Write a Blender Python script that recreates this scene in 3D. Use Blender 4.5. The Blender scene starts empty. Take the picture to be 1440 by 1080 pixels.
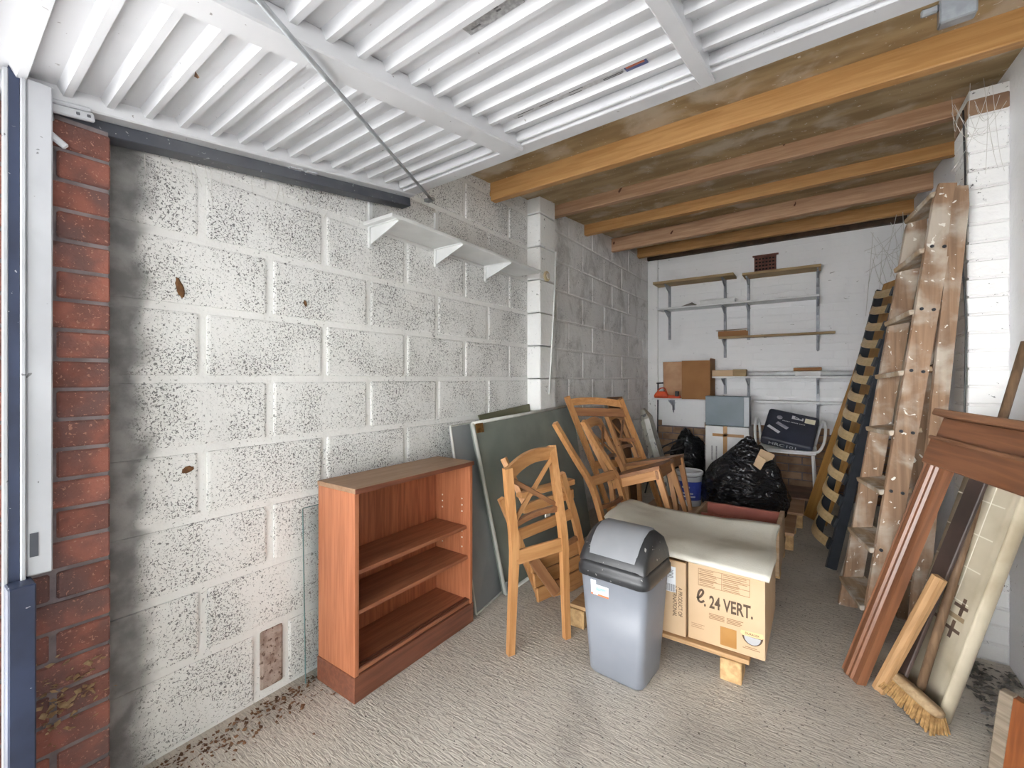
import bpy, bmesh, math, random
from mathutils import Vector, Matrix, noise, Euler
random.seed(7)
sc = bpy.context.scene
COL = sc.collection
# ---------------------------------------------------------------- camera, sky, exposure
CAMH = 1.16
TH = math.atan(432/620)
cam_d = bpy.data.cameras.new('camera'); cam = bpy.data.objects.new('camera', cam_d); COL.objects.link(cam)
cam_d.sensor_fit = 'HORIZONTAL'; cam_d.sensor_width = 36.0
cam_d.lens = 36.0*620/1440
cam_d.shift_y = -8/1440
cam_d.clip_start = 0.02
cam.location = (0, 0, CAMH); cam.rotation_euler = (math.radians(90), 0, TH)
sc.camera = cam
wd = bpy.data.worlds.new('overcast_sky'); sc.world = wd; wd.use_nodes = True
bg = wd.node_tree.nodes['Background']; bg.inputs[0].default_value = (0.94, 0.97, 1.0, 1); bg.inputs[1].default_value = 1.05
sun_d = bpy.data.lights.new('sun', 'SUN'); sun_d.energy = 52.0; sun_d.angle = math.radians(3); sun_d.color = (1, .99, .975)
sun = bpy.data.objects.new('sun', sun_d); COL.objects.link(sun)
sun.rotation_euler = Vector((0.22, -0.88, -0.46)).to_track_quat('-Z', 'Y').to_euler()
sc.view_settings.view_transform = 'Standard'; sc.view_settings.look = 'None'
sc.view_settings.gamma = 1.0; sc.view_settings.use_curve_mapping = False
sc.view_settings.exposure = 0.5

# ---------------------------------------------------------------- helpers: materials
def lin(c):
    r = []
    for v in c:
        v = v/255.0
        r.append(v/12.92 if v <= .04045 else ((v+.055)/1.055)**2.4)
    return (r[0], r[1], r[2], 1.0)

class NT:
    def __init__(s, m):
        m.use_nodes = True; s.t = m.node_tree; s.n = s.t.nodes; s.l = s.t.links
        s.b = s.n['Principled BSDF']
    def add(s, ty, **kw):
        x = s.n.new(ty)
        for k, v in kw.items(): setattr(x, k, v)
        return x
    def put(s, sock, v):
        if isinstance(v, bpy.types.NodeSocket): s.l.new(v, sock)
        else: sock.default_value = v
    def coord(s, kind, stretch=(1, 1, 1)):
        if kind == 'world': o = s.add('ShaderNodeNewGeometry').outputs['Position']
        else: o = s.add('ShaderNodeTexCoord').outputs['Object']
        mp = s.add('ShaderNodeMapping'); mp.inputs['Scale'].default_value = stretch; s.l.new(o, mp.inputs['Vector'])
        return mp.outputs[0]
    def noise(s, vec, scale, detail=3, dist=0.0, rough=.5):
        n = s.add('ShaderNodeTexNoise'); s.l.new(vec, n.inputs['Vector'])
        n.inputs['Scale'].default_value = scale; n.inputs['Detail'].default_value = detail
        n.inputs['Distortion'].default_value = dist; n.inputs['Roughness'].default_value = rough
        return n.outputs['Fac']
    def ramp(s, fac, a, b):
        n = s.add('ShaderNodeMapRange'); n.interpolation_type = 'SMOOTHSTEP'
        n.inputs['From Min'].default_value = a; n.inputs['From Max'].default_value = b
        s.l.new(fac, n.inputs['Value']); return n.outputs[0]
    def mix(s, fac, a, b, mode='MIX'):
        n = s.add('ShaderNodeMix', data_type='RGBA', blend_type=mode)
        s.put(n.inputs[0], fac); s.put(n.inputs[6], a); s.put(n.inputs[7], b); return n.outputs[2]
    def math(s, op, a, b=0.0, clamp=False):
        n = s.add('ShaderNodeMath', operation=op); n.use_clamp = clamp
        s.put(n.inputs[0], a); s.put(n.inputs[1], b); return n.outputs[0]
    def bump(s, h, strength, dist=.01):
        n = s.add('ShaderNodeBump'); n.inputs['Strength'].default_value = strength; n.inputs['Distance'].default_value = dist
        s.l.new(h, n.inputs['Height']); s.l.new(n.outputs[0], s.b.inputs['Normal'])

MATS = {}
def mat(name, c1, c2=None, rough=.6, scale=6, stretch=(1, 1, 1), bump=0, bscale=60, metal=0, spots=None, dirt=None,
        kind='object', detail=4, dist=0.0, spec=None, lo=.35, hi=.65, alpha=None, vary=0, bdist=.004):
    if name in MATS: return MATS[name]
    m = bpy.data.materials.new(name); t = NT(m); b = t.b
    b.inputs['Roughness'].default_value = rough; b.inputs['Metallic'].default_value = metal
    if spec is not None: b.inputs['Specular IOR Level'].default_value = spec
    vec = t.coord(kind, stretch)
    col = lin(c1)
    if c2 is not None:
        col = t.mix(t.ramp(t.noise(vec, scale, detail, dist), lo, hi), lin(c1), lin(c2))
    if vary:
        oi = t.add('ShaderNodeObjectInfo').outputs['Random']
        hs = t.add('ShaderNodeHueSaturation'); t.put(hs.inputs['Color'], col)
        t.l.new(t.math('ADD', t.math('MULTIPLY', oi, vary*2), 1-vary), hs.inputs['Value'])
        hs.inputs['Hue'].default_value = .5
        col = hs.outputs[0]
    p = t.coord(kind)
    if dirt:   # (colour, scale, lo, hi, amount)
        f = t.math('MULTIPLY', t.ramp(t.noise(p, dirt[1], 5, .3), dirt[2], dirt[3]), dirt[4])
        col = t.mix(f, col, lin(dirt[0]))
    if spots:  # (colour, scale, threshold)
        f = t.ramp(t.noise(p, spots[1], 2, .6), spots[2]+.03, spots[2])
        col = t.mix(f, col, lin(spots[0]))
    t.put(b.inputs['Base Color'], col)
    if bump:
        t.bump(t.noise(t.coord(kind, stretch), bscale, 4), bump, bdist)
    MATS[name] = m; return m

def wood(name, c1, c2, scale=3, rough=.5, axis=0, knots=None, dirt=None, spots=None, bump=.15, vary=.12, spec=None):
    st = [22, 22, 22]; st[axis] = 1.4
    return mat(name, c1, c2, rough, scale, tuple(st), bump, 8, 0, spots, dirt, 'object', 4, .6, spec, .3, .7, vary=vary, bdist=.002)

def wall_mat(name, white, grey, pit, lo, mask_lo, mask_hi, bare=None, smear=0):
    m = bpy.data.materials.new(name); t = NT(m); b = t.b; b.inputs['Roughness'].default_value = .85
    b.inputs['Specular IOR Level'].default_value = .2
    p = t.coord('world')
    big = t.noise(p, 2.3, 4, .4)
    col = t.mix(t.math('MULTIPLY', t.ramp(big, .45, .75), .55), lin(white), lin(grey))
    if smear:
        f = t.ramp(t.noise(t.coord('world', (2, 2, 1.7)), 2.6, 7, .6, .7), .45, .70)
        col = t.mix(t.math('MULTIPLY', f, smear), col, lin((178, 176, 173)))
    n = t.noise(p, pit, 2.5, .9, .55)
    dens = t.ramp(t.noise(p, 5.5, 3, .3), mask_lo, mask_hi)
    # fewer holes where the paint lies thick
    thr = t.math('ADD', t.math('MULTIPLY', dens, .10), lo-.08)
    f = t.ramp(t.math('SUBTRACT', thr, n), -.012, .03)
    col = t.mix(t.math('MULTIPLY', f, .8), col, lin((84, 84, 84)))
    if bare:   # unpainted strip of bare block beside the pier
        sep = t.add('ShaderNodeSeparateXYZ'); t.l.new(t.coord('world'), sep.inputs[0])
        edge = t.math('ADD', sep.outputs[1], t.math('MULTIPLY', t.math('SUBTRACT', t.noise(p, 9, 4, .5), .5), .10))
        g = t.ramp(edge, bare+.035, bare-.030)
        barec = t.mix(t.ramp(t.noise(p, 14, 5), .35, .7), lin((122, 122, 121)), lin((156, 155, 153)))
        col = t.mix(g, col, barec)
    t.put(b.inputs['Base Color'], col)
    h = t.math('ADD', t.math('MULTIPLY', f, -1.0), t.math('MULTIPLY', t.noise(p, 45, 4), .9))
    t.bump(h, .55, .006)
    MATS[name] = m; return m

# ---------------------------------------------------------------- helpers: objects
WM = {}
def reg(o, parent, M):
    COL.objects.link(o)
    WM[o.name] = M
    if parent is not None:
        o.parent = parent; o.matrix_parent_inverse = Matrix()
        o.matrix_basis = WM[parent.name].inverted() @ M
    else: o.matrix_basis = M
    return o
def obj(name, mesh, m=None, parent=None, M=None):
    o = bpy.data.objects.new(name, mesh)
    if m is not None and len(mesh.materials) == 0: mesh.materials.append(m)
    return reg(o, parent, M if M is not None else Matrix())
def tag(o, label=None, cat=None, group=None, kind=None):
    if label: o['label'] = label
    if cat: o['category'] = cat
    if group: o['group'] = group
    if kind: o['kind'] = kind
    return o
def thing(name, label, cat, loc=(0, 0, 0), group=None, M=None):
    o = bpy.data.objects.new(name, None); o.empty_display_size = .1
    reg(o, None, M if M is not None else Matrix.Translation(loc))
    return tag(o, label, cat, group)
def struct_empty(name, label, loc=(0, 0, 0), M=None, cat=None):
    o = bpy.data.objects.new(name, None); reg(o, None, M if M is not None else Matrix.Translation(loc))
    tag(o, label, cat, None, 'structure'); return o
def bm_mesh(bm, name, smooth=False):
    bmesh.ops.recalc_face_normals(bm, faces=bm.faces)
    me = bpy.data.meshes.new(name); bm.to_mesh(me); bm.free()
    if smooth:
        for p in me.polygons: p.use_smooth = True
    return me
def py_mesh(name, v, f, smooth=False):
    me = bpy.data.meshes.new(name); me.from_pydata([tuple(x) for x in v], [], f); me.update()
    bm = bmesh.new(); bm.from_mesh(me); bmesh.ops.recalc_face_normals(bm, faces=bm.faces); bm.to_mesh(me); bm.free()
    if smooth:
        for p in me.polygons: p.use_smooth = True
    return me
def box_mesh(name, sx, sy, sz, bev=0.0, seg=1, top=(1, 1)):
    bm = bmesh.new(); bmesh.ops.create_cube(bm, size=1)
    for v in bm.verts:
        k = top if v.co.z > 0 else (1, 1)
        v.co.x *= sx*k[0]; v.co.y *= sy*k[1]; v.co.z *= sz
    if bev: bmesh.ops.bevel(bm, geom=bm.edges[:], offset=bev, segments=seg, affect='EDGES', profile=.6)
    return bm_mesh(bm, name)
def box(name, x0, x1, y0, y1, z0, z1, m, parent=None, bev=0.0, seg=1):
    me = box_mesh(name, x1-x0, y1-y0, z1-z0, bev, seg)
    return obj(name, me, m, parent, Matrix.Translation(((x0+x1)/2, (y0+y1)/2, (z0+z1)/2)))
def frame(p0, p1, up=(0, 0, 1)):
    p0, p1 = Vector(p0), Vector(p1); x = (p1-p0).normalized(); z = Vector(up); z = (z-x*z.dot(x))
    if z.length < 1e-5: z = Vector((0, 1, 0)); z = z-x*z.dot(x)
    z.normalize(); y = z.cross(x); R = Matrix((x, y, z)).transposed().to_4x4(); R.translation = (p0+p1)/2
    return R
def beam(name, p0, p1, w, t, m, parent=None, up=(0, 0, 1), bev=.003, seg=1):
    """bar from p0 to p1; w across, t along up; grain along local X"""
    L = (Vector(p1)-Vector(p0)).length
    return obj(name, box_mesh(name, L, w, t, min(bev, w*.3, t*.3), seg), m, parent, frame(p0, p1, up))
def section(name, p0, p1, prof, m, parent=None, up=(0, 0, 1), smooth=False):
    """profile polygon (y,z) swept from p0 to p1"""
    L = (Vector(p1)-Vector(p0)).length; n = len(prof)
    v = [(-L/2, a, b) for a, b in prof]+[(L/2, a, b) for a, b in prof]
    f = [(i, (i+1) % n, n+(i+1) % n, n+i) for i in range(n)]+[tuple(range(n)), tuple(range(2*n-1, n-1, -1))]
    return obj(name, py_mesh(name, v, f, smooth), m, parent, frame(p0, p1, up))
def sweep_mesh(name, pts, prof, ref=(0, 0, 1), smooth=False, scales=None):
    pts = [Vector(p) for p in pts]; n = len(prof); V = []; Fc = []
    for i, p in enumerate(pts):
        d = (pts[min(i+1, len(pts)-1)]-pts[max(i-1, 0)]).normalized()
        r = Vector(ref); r = r-d*r.dot(d)
        if r.length < 1e-4: r = Vector((1, 0, 0)); r = r-d*r.dot(d)
        r.normalize(); s = r.cross(d); k = scales[i] if scales else 1
        V += [p+s*(a*k)+r*(b*k) for a, b in prof]
    for i in range(len(pts)-1):
        for j in range(n):
            Fc.append((i*n+j, i*n+(j+1) % n, (i+1)*n+(j+1) % n, (i+1)*n+j))
    Fc += [tuple(range(n)), tuple(range(len(V)-1, len(V)-n-1, -1))]
    return py_mesh(name, V, Fc, smooth)
def rectp(w, t): return [(-w/2, -t/2), (w/2, -t/2), (w/2, t/2), (-w/2, t/2)]
def circp(r, n=10): return [(r*math.cos(2*math.pi*i/n), r*math.sin(2*math.pi*i/n)) for i in range(n)]
def sweep(name, pts, prof, m, parent=None, ref=(0, 0, 1), smooth=False, scales=None):
    c = Vector(pts[0]); loc = [Vector(p)-c for p in pts]
    return obj(name, sweep_mesh(name, loc, prof, ref, smooth, scales), m, parent, Matrix.Translation(c))
def tube(name, pts, r, m, parent=None, n=10, ref=(0.01, 0.02, 1)):
    return sweep(name, pts, circp(r, n), m, parent, ref, True)
def arc_pts(pts, k=6):
    """Catmull-Rom through points"""
    P = [Vector(p) for p in pts]; P = [P[0]*2-P[1]]+P+[P[-1]*2-P[-2]]; out = []
    for i in range(1, len(P)-2):
        for j in range(k):
            t = j/k; a, b, c, d = P[i-1], P[i], P[i+1], P[i+2]
            out.append(.5*((2*b)+(c-a)*t+(2*a-5*b+4*c-d)*t*t+(3*b-a-3*c+d)*t**3))
    out.append(P[-2]); return out
def lathe(name, prof, m, parent=None, loc=(0, 0, 0), n=24, smooth=True):
    V = []; Fc = []
    for r, z in prof:
        V += [(r*math.cos(2*math.pi*i/n), r*math.sin(2*math.pi*i/n), z) for i in range(n)]
    for k in range(len(prof)-1):
        for i in range(n): Fc.append((k*n+i, k*n+(i+1) % n, (k+1)*n+(i+1) % n, (k+1)*n+i))
    Fc.append(tuple(range(n)))
    Fc.append(tuple(range((len(prof)-1)*n, len(prof)*n)))
    return obj(name, py_mesh(name, V, Fc, smooth), m, parent, Matrix.Translation(loc))
def text(name, body, size, m, parent, M, extrude=.0004, xs=1.0, font_shear=0, bold=0.0):
    cu = bpy.data.curves.new('print', 'FONT'); cu.body = body; cu.size = size; cu.extrude = extrude; cu.shear = font_shear; cu.offset = bold
    cu.align_x = 'CENTER'; cu.align_y = 'CENTER'; cu.resolution_u = 3
    o = bpy.data.objects.new('print', cu); COL.objects.link(o)
    bpy.context.view_layer.update()
    me = bpy.data.meshes.new_from_object(o.evaluated_get(bpy.context.evaluated_depsgraph_get()))
    bpy.data.objects.remove(o)
    for v in me.vertices: v.co.x *= xs
    return obj(name, me, m, parent, M)
def face_frame(origin, right, up):
    """local x=right, y=up, z=out of the surface"""
    r = Vector(right).normalized(); u = Vector(up); u = (u-r*u.dot(r)).normalized(); n = r.cross(u)
    R = Matrix((r, u, n)).transposed().to_4x4(); R.translation = Vector(origin); return R
def copy_tree(o, M, parent=None):
    c = o.copy(); COL.objects.link(c); WM[c.name] = M
    c.parent = parent
    if parent is not None: c.matrix_parent_inverse = Matrix(); c.matrix_basis = WM[parent.name].inverted() @ M
    else: c.matrix_basis = M
    for ch in list(o.children): copy_tree(ch, M @ (WM[o.name].inverted() @ WM[ch.name]), c)
    return c
# ---------------------------------------------------------------- materials
LX, RX, BY = -1.648, .63, 5.18
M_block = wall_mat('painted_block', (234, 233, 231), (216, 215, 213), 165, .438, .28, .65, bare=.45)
M_block2 = wall_mat('painted_block_grimy', (243, 243, 242), (228, 228, 227), 100, .37, .4, .7, smear=.6)
M_pierw = wall_mat('painted_pier', (240, 240, 238), (226, 226, 224), 60, .335, .4, .7)
M_white_rough = wall_mat('painted_render', (238, 239, 241), (218, 219, 222), 50, .32, .45, .75)
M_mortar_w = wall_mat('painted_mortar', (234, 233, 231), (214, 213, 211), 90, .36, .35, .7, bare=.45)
M_mortar = mat('mortar', (132, 122, 124), (110, 100, 102), .9, 20, bump=.6, bscale=120, kind='world')
M_brick = mat('red_brick', (150, 94, 80), (120, 80, 72), .9, 16, bump=.8, bscale=130, kind='world', vary=.2, spots=((168, 122, 106), 150, .33), dirt=((104, 82, 80), 7, .42, .68, .75))
M_brick_old = mat('bare_wall_brick', (172, 142, 114), (138, 108, 86), .9, 8, bump=.6, bscale=80, kind='world', vary=.2)
M_steelw = mat('white_enamel', (212, 213, 216), (203, 204, 207), .38, 4, kind='world', spots=((150, 148, 146), 60, .235))
M_frame = mat('frame_white', (192, 194, 199), (180, 182, 187), .45, 5, kind='world', spots=((120, 120, 124), 45, .25))
M_navy = mat('navy_steel', (52, 62, 88), (40, 48, 70), .45, 8, kind='world', spots=((190, 190, 195), 70, .25))
M_channel = mat('dark_channel', (92, 94, 100), (70, 73, 82), .55, 6, kind='world', spots=((160, 160, 160), 60, .28))
M_galv = mat('galvanised', (168, 172, 176), (140, 144, 148), .35, 20, metal=.7, kind='world')
M_joist_o = wood('joist_orange', (200, 154, 98), (182, 134, 78), rough=.55, vary=.05)
M_joist_p = wood('joist_pink', (192, 156, 124), (168, 130, 98), rough=.65, vary=.05, spots=((92, 52, 30), 14, .27))
M_deck = mat('deck_board', (188, 164, 124), (158, 134, 96), .75, 3, (1, 4, 1), .2, 30, kind='world', dirt=((214, 202, 182), 4.5, .50, .68, .8), spots=((225, 218, 204), 50, .28))

def floor_mat():
    m = bpy.data.materials.new('brushed_concrete'); t = NT(m); b = t.b; b.inputs['Roughness'].default_value = .9
    b.inputs['Specular IOR Level'].default_value = .15
    p = t.coord('world')
    col = t.mix(t.ramp(t.noise(p, 1.3, 5, .4), .38, .68), lin((210, 203, 192)), lin((192, 185, 173)))
    col = t.mix(t.math('MULTIPLY', t.ramp(t.noise(p, 2.6, 6, .7), .52, .75), .5), col, lin((150, 145, 137)))
    # ridges left by the broom across the slab
    rd = t.coord('world', (14, 75, 1))
    rot = t.add('ShaderNodeMapping'); rot.inputs['Rotation'].default_value = (0, 0, .12)
    rid = t.noise(rd, 1.6, 4, 1.0)
    col = t.mix(t.math('MULTIPLY', t.ramp(rid, .50, .38), .30), col, lin((142, 136, 128)))
    sp = t.noise(p, 95, 3, .3)
    col = t.mix(t.math('MULTIPLY', t.ramp(sp, .37, .31), .8), col, lin((96, 88, 80)))
    col = t.mix(t.math('MULTIPLY', t.ramp(sp, .66, .72), .7), col, lin((226, 222, 214)))
    t.put(b.inputs['Base Color'], col)
    h = t.math('ADD', t.math('MULTIPLY', rid, 1.5), t.math('MULTIPLY', t.noise(p, 70, 4), .7))
    t.bump(h, .7, .005); return m
M_floor = floor_mat()

def back_mat():
    m = bpy.data.materials.new('painted_brick_wall'); t = NT(m); b = t.b; b.inputs['Roughness'].default_value = .7
    p = t.coord('world')
    col = t.mix(t.math('MULTIPLY', t.ramp(t.noise(p, 2.2, 5, .5), .5, .8), .5), lin((240, 240, 240)), lin((214, 214, 214)))
    col = t.mix(t.math('MULTIPLY', t.ramp(t.noise(t.coord('world', (1, 1, 2.5)), 16, 3, .8), .30, .25), .8), col, lin((130, 124, 118)))
    sep = t.add('ShaderNodeSeparateXYZ'); t.l.new(t.coord('world'), sep.inputs[0])
    cmb = t.add('ShaderNodeCombineXYZ'); t.l.new(sep.outputs[0], cmb.inputs[0]); t.l.new(sep.outputs[2], cmb.inputs[1])
    br = t.add('ShaderNodeTexBrick'); t.l.new(cmb.outputs[0], br.inputs['Vector'])
    br.inputs['Scale'].default_value = 1; br.inputs['Brick Width'].default_value = .225; br.inputs['Row Height'].default_value = .075
    br.inputs['Mortar Size'].default_value = .005; br.inputs['Mortar Smooth'].default_value = .6
    t.put(b.inputs['Base Color'], col)
    h = t.math('ADD', t.math('MULTIPLY', br.outputs['Fac'], -.7), t.math('MULTIPLY', t.noise(p, 40, 3), .35))
    t.bump(h, .3, .006); return m
M_back = back_mat()
M_filler = mat('painted_over_brick', (176, 158, 148), (142, 120, 110), .9, 30, bump=.6, bscale=90, kind='world', spots=((110, 88, 78), 90, .38))
M_soil = mat('driveway', (212, 212, 212), (204, 204, 204), .9, 2, kind='world')

# ---------------------------------------------------------------- floor and ground
fl = box('floor', -1.85, .85, -.25, 5.35, -.10, 0, M_floor); tag(fl, 'brushed grey concrete garage floor with pale ridges', None, None, 'structure')
gr = box('ground', -14, 14, -16, -.25, -.12, -.015, M_soil); tag(gr, 'pale driveway outside the open garage', None, None, 'structure')

M_render = mat('pale_render', (232, 233, 234), (224, 225, 226), .9, 2, kind='world')
op = box('wall_bounce', -8.2, 4.6, -8.7, -8.4, -.12, 3.3, M_render); tag(op, 'unseen pale row of garages added across the drive to bounce sunlight inside', None, None, 'structure')  # unseen garage row, added to bounce sunlight towards the back wall
for i in range(4): box('bounce_garage_front', -7.6+3.3*i, -5.2+3.3*i, -8.4, -8.36, -.05, 2.0, M_frame, op, .004)
M_hedge = mat('dimming_hedge', (74, 88, 58), (50, 64, 40), .9, 6, kind='world', bump=1, bscale=12)
for x0, x1 in ((-14, -8.3), (4.7, 14)):
    hg = box('dimming_hedge', x0, x1, -9.2, -8.1, -.12, 3.2, M_hedge, None, .15, 3); tag(hg, 'unseen tall clipped greenery added across the drive to cut light at the front', None, None, 'structure')  # unseen hedges, added to cut the light reaching the front of the left wall
# ---------------------------------------------------------------- left wall of blocks
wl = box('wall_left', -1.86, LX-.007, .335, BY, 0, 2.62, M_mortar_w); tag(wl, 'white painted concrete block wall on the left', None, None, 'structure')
CH = .2255; HL = .2155; Y0 = .604
bcache = {}
def block_mesh(L, h):
    k = (round(L, 3), round(h, 3))
    if k not in bcache:
        me = box_mesh('block', .06, L, h, .010, 2); bcache[k] = me
    return bcache[k]
def add_block(y0, y1, z0, z1, parent, m, name='block', xin=LX):
    gp = .008 if m is M_block2 else .023
    me = block_mesh(y1-y0-gp, z1-z0-gp)
    o = bpy.data.objects.new(name, me)
    if not len(me.materials): me.materials.append(m)
    o2 = reg(o, parent, Matrix.Translation((xin-.03+random.uniform(-.003, .002), (y0+y1)/2, (z0+z1)/2)))
    o.material_slots[0].link = 'OBJECT'; o.material_slots[0].material = m
    return o2
for k in range(12):
    z0 = .03+CH*(k-1) if k else -.19
    z0, z1 = (.0, .03+CH) if k == 0 else (.03+CH*k, min(.03+CH*(k+1), 2.60))
    if k == 0: pass
    if z1-z0 < .04: continue
    off = 0 if k % 2 else HL
    e = [.345]+[Y0+off-2*HL+2*HL*j for j in range(14)]
    e = [y for y in e if y <= 2.56 and y >= .345]+[2.56]
    e = sorted(set(round(y, 4) for y in e)); e2 = [e[0]]
    for y in e[1:]:
        if y-e2[-1] > .06: e2.append(y)
    e2[-1] = 2.56
    for a, b in zip(e2[:-1], e2[1:]):
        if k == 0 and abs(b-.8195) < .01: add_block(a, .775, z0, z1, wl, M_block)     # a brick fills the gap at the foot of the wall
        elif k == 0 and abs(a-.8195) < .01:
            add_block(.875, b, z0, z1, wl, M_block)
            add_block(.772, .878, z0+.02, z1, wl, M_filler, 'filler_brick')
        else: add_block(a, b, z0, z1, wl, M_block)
    e = [2.77]+[y for y in [2.77+.20+off*.9+.45*j for j in range(7)] if y < BY-.08]+[BY]
    for a, b in zip(e[:-1], e[1:]): add_block(a, b, z0, z1, wl, M_block2)
    # attached pier
    o = obj('pier_block', box_mesh('pier_block', .11, .21, z1-z0-.006, .006, 1), M_pierw, wl, Matrix.Translation((-1.606+random.uniform(-.003, .003), 2.665, (z0+z1)/2)))

# ---------------------------------------------------------------- back wall
wb = box('wall_back', -1.86, .85, BY, BY+.15, .62, 2.75, M_back); tag(wb, 'white painted brick wall at the back of the garage', None, None, 'structure')
box('bare_mortar', -1.86, .85, BY+.004, BY+.15, 0, .62, M_mortar, wb)
bb = box_mesh('brick', .215, .05, .065, .004); bb.materials.append(M_brick_old)
for k in range(9):
    z = .015+.075*k+.0325
    for j in range(11):
        x = -1.60+.225*j-(.1125 if k % 2 else 0)
        if k == 8 and random.random() < .45: continue
        reg(bpy.data.objects.new('brick', bb), wb, Matrix.Translation((x, BY+.022+random.uniform(-.003, .003), z)))
# narrow return at the left corner
box('corner_return', LX, LX+.115, BY-.035, BY, 0, 2.53, M_pierw, wb, .006)
# airbrick
vt = thing('airbrick', 'small terracotta airbrick grille set high in the white back wall', 'vent', (-.452, BY, 2.33))
M_terra = mat('terracotta', (120, 78, 66), (98, 62, 54), .8, 12, kind='world')
M_dark = mat('dark_void', (30, 26, 24), rough=.9)
box('backing', -.548, -.355, BY-.012, BY+.0, 2.25, 2.41, M_dark, vt)
for i in range(5): box('grille_bar', -.548, -.355, BY-.022, BY-.008, 2.252+.0345*i, 2.270+.0345*i, M_terra, vt, .002)
for i in range(7): box('grille_bar', -.550+.030*i, -.540+.030*i, BY-.021, BY-.008, 2.25, 2.41, M_terra, vt, .002)
box('rim', -.565, -.335, BY-.03, BY, 2.408, 2.422, M_terra, vt, .002)

# ---------------------------------------------------------------- right wall with attached pier
wr = box('wall_right', RX, RX+.2, .2, BY, 0, 2.75, M_white_rough); tag(wr, 'white painted rough wall on the right', None, None, 'structure')
PX, PY0, PY1 = .508, 2.60, 2.82
box('pier_core', PX+.006, RX, PY0+.006, PY1-.006, 0, 2.36, M_mortar_w, wr)
pb = box_mesh('pier_brick', RX-PX, PY1-PY0, .0665, .004); pb.materials.append(M_pierw)
for k in range(30):
    reg(bpy.data.objects.new('pier_brick', pb), wr, Matrix.Translation(((PX+RX)/2+random.uniform(-.002, .002), (PY0+PY1)/2+random.uniform(-.002, .002), .0375+.075*k)))
for k in range(30, 31):
    obj('pier_brick', box_mesh('pier_brick', RX-PX, PY1-PY0, .065, .004), M_brick_old, wr, Matrix.Translation(((PX+RX)/2, (PY0+PY1)/2, .0375+.075*k)))

# ---------------------------------------------------------------- roof: deck and joists
ZJ = lambda y: 2.247+.09*(y-2.137)
v = []
for x in (-1.86, .85):
    for y in (.05, 5.33):
        z = ZJ(y)+.105+(.025 if x > 0 else 0)
        v += [(x, y, z), (x, y, z+.04)]
ce = obj('ceiling', py_mesh('ceiling', v, [(0, 2, 6, 4), (1, 5, 7, 3), (0, 1, 3, 2), (4, 6, 7, 5), (0, 4, 5, 1), (2, 3, 7, 6)]), M_deck)
tag(ce, 'stained brown roof boarding above the timber joists', None, None, 'structure')
for i, (y, z0, z1, mm) in enumerate([(.75, 2.14, 2.15, 0), (2.137, 2.245, 2.268, 0), (2.804, 2.335, 2.358, 1), (3.451, 2.385, 2.42, 0), (4.05, 2.385, 2.44, 1), (4.79, 2.49, 2.506, 0)]):
    h = .125
    p0 = (LX-.06, y+.026, z0+h/2); p1 = (RX+.04, y+.026, z1+h/2)
    o = beam('joist', p0, p1, .052, h, (M_joist_o, M_joist_p)[mm], ce, bev=.004)
# dusty infill above the wall heads
M_infill = mat('joist_pocket_mortar', (96, 78, 64), (70, 58, 50), .95, 10, kind='world', bump=.5)
box('wall_head', LX+.0, LX-.1, 2.18, BY, 2.60, 2.63, M_infill, wl)
section('wall_plate', (-1.75, BY-.02, 2.60), (.75, BY-.02, 2.60), rectp(.06, .13), M_infill, wb)

# ---------------------------------------------------------------- front pier, lintel
wf = box('wall_front', -1.86, -1.556, .128, .349, 0, 1.815, M_mortar); tag(wf, 'red brick pier at the left side of the garage opening', None, None, 'structure')
bm1 = box_mesh('brick', .10, .2135, .0655, .004); bm1.materials.append(M_brick)
bm2 = box_mesh('brick', .10, .1005, .0655, .004); bm2.materials.append(M_brick)
for k in range(24):
    z = .012+.075*k+.0325
    if k % 2: reg(bpy.data.objects.new('brick', bm1), wf, Matrix.Translation((-1.60+random.uniform(-.003, .003), .2455, z)))
    else:
        reg(bpy.data.objects.new('brick', bm2), wf, Matrix.Translation((-1.60+random.uniform(-.003, .003), .302, z)))
        reg(bpy.data.objects.new('brick', bm2), wf, Matrix.Translation((-1.60+random.uniform(-.003, .003), .189, z)))
box('outer_pier', -1.90, -1.63, .128, .349, 1.815, 2.12, M_mortar, wf)
box('lintel', -1.9, .9, .11, .30, 2.12, 2.62, M_mortar, wf)
box('right_pier', .46, .86, .0, .2, 0, 2.12, M_brick, wf)

# ---------------------------------------------------------------- door frame post
tr = struct_empty('trim_1', 'white and navy steel frame post of the garage door', (-1.5, .2, 0), cat=None)
box('post', -1.552, -1.50, .194, .237, .700, 1.855, M_frame, tr, .003)
box('post_lip', -1.504, -1.494, .184, .193, .690, 1.87, M_frame, tr, .002)
box('navy_web', -1.53, -1.50, .166, .184, .0, 1.87, M_navy, tr, .001)
box('outer_lip', -1.506, -1.498, .157, .166, .0, 1.86, M_frame, tr, .002)
box('base_sleeve', -1.54, -1.449, .160, .203, .0, .698, M_navy, tr, .003)
box('slot', -1.4995, -1.4985, .199, .213, .745, .80, M_channel, tr)

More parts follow.
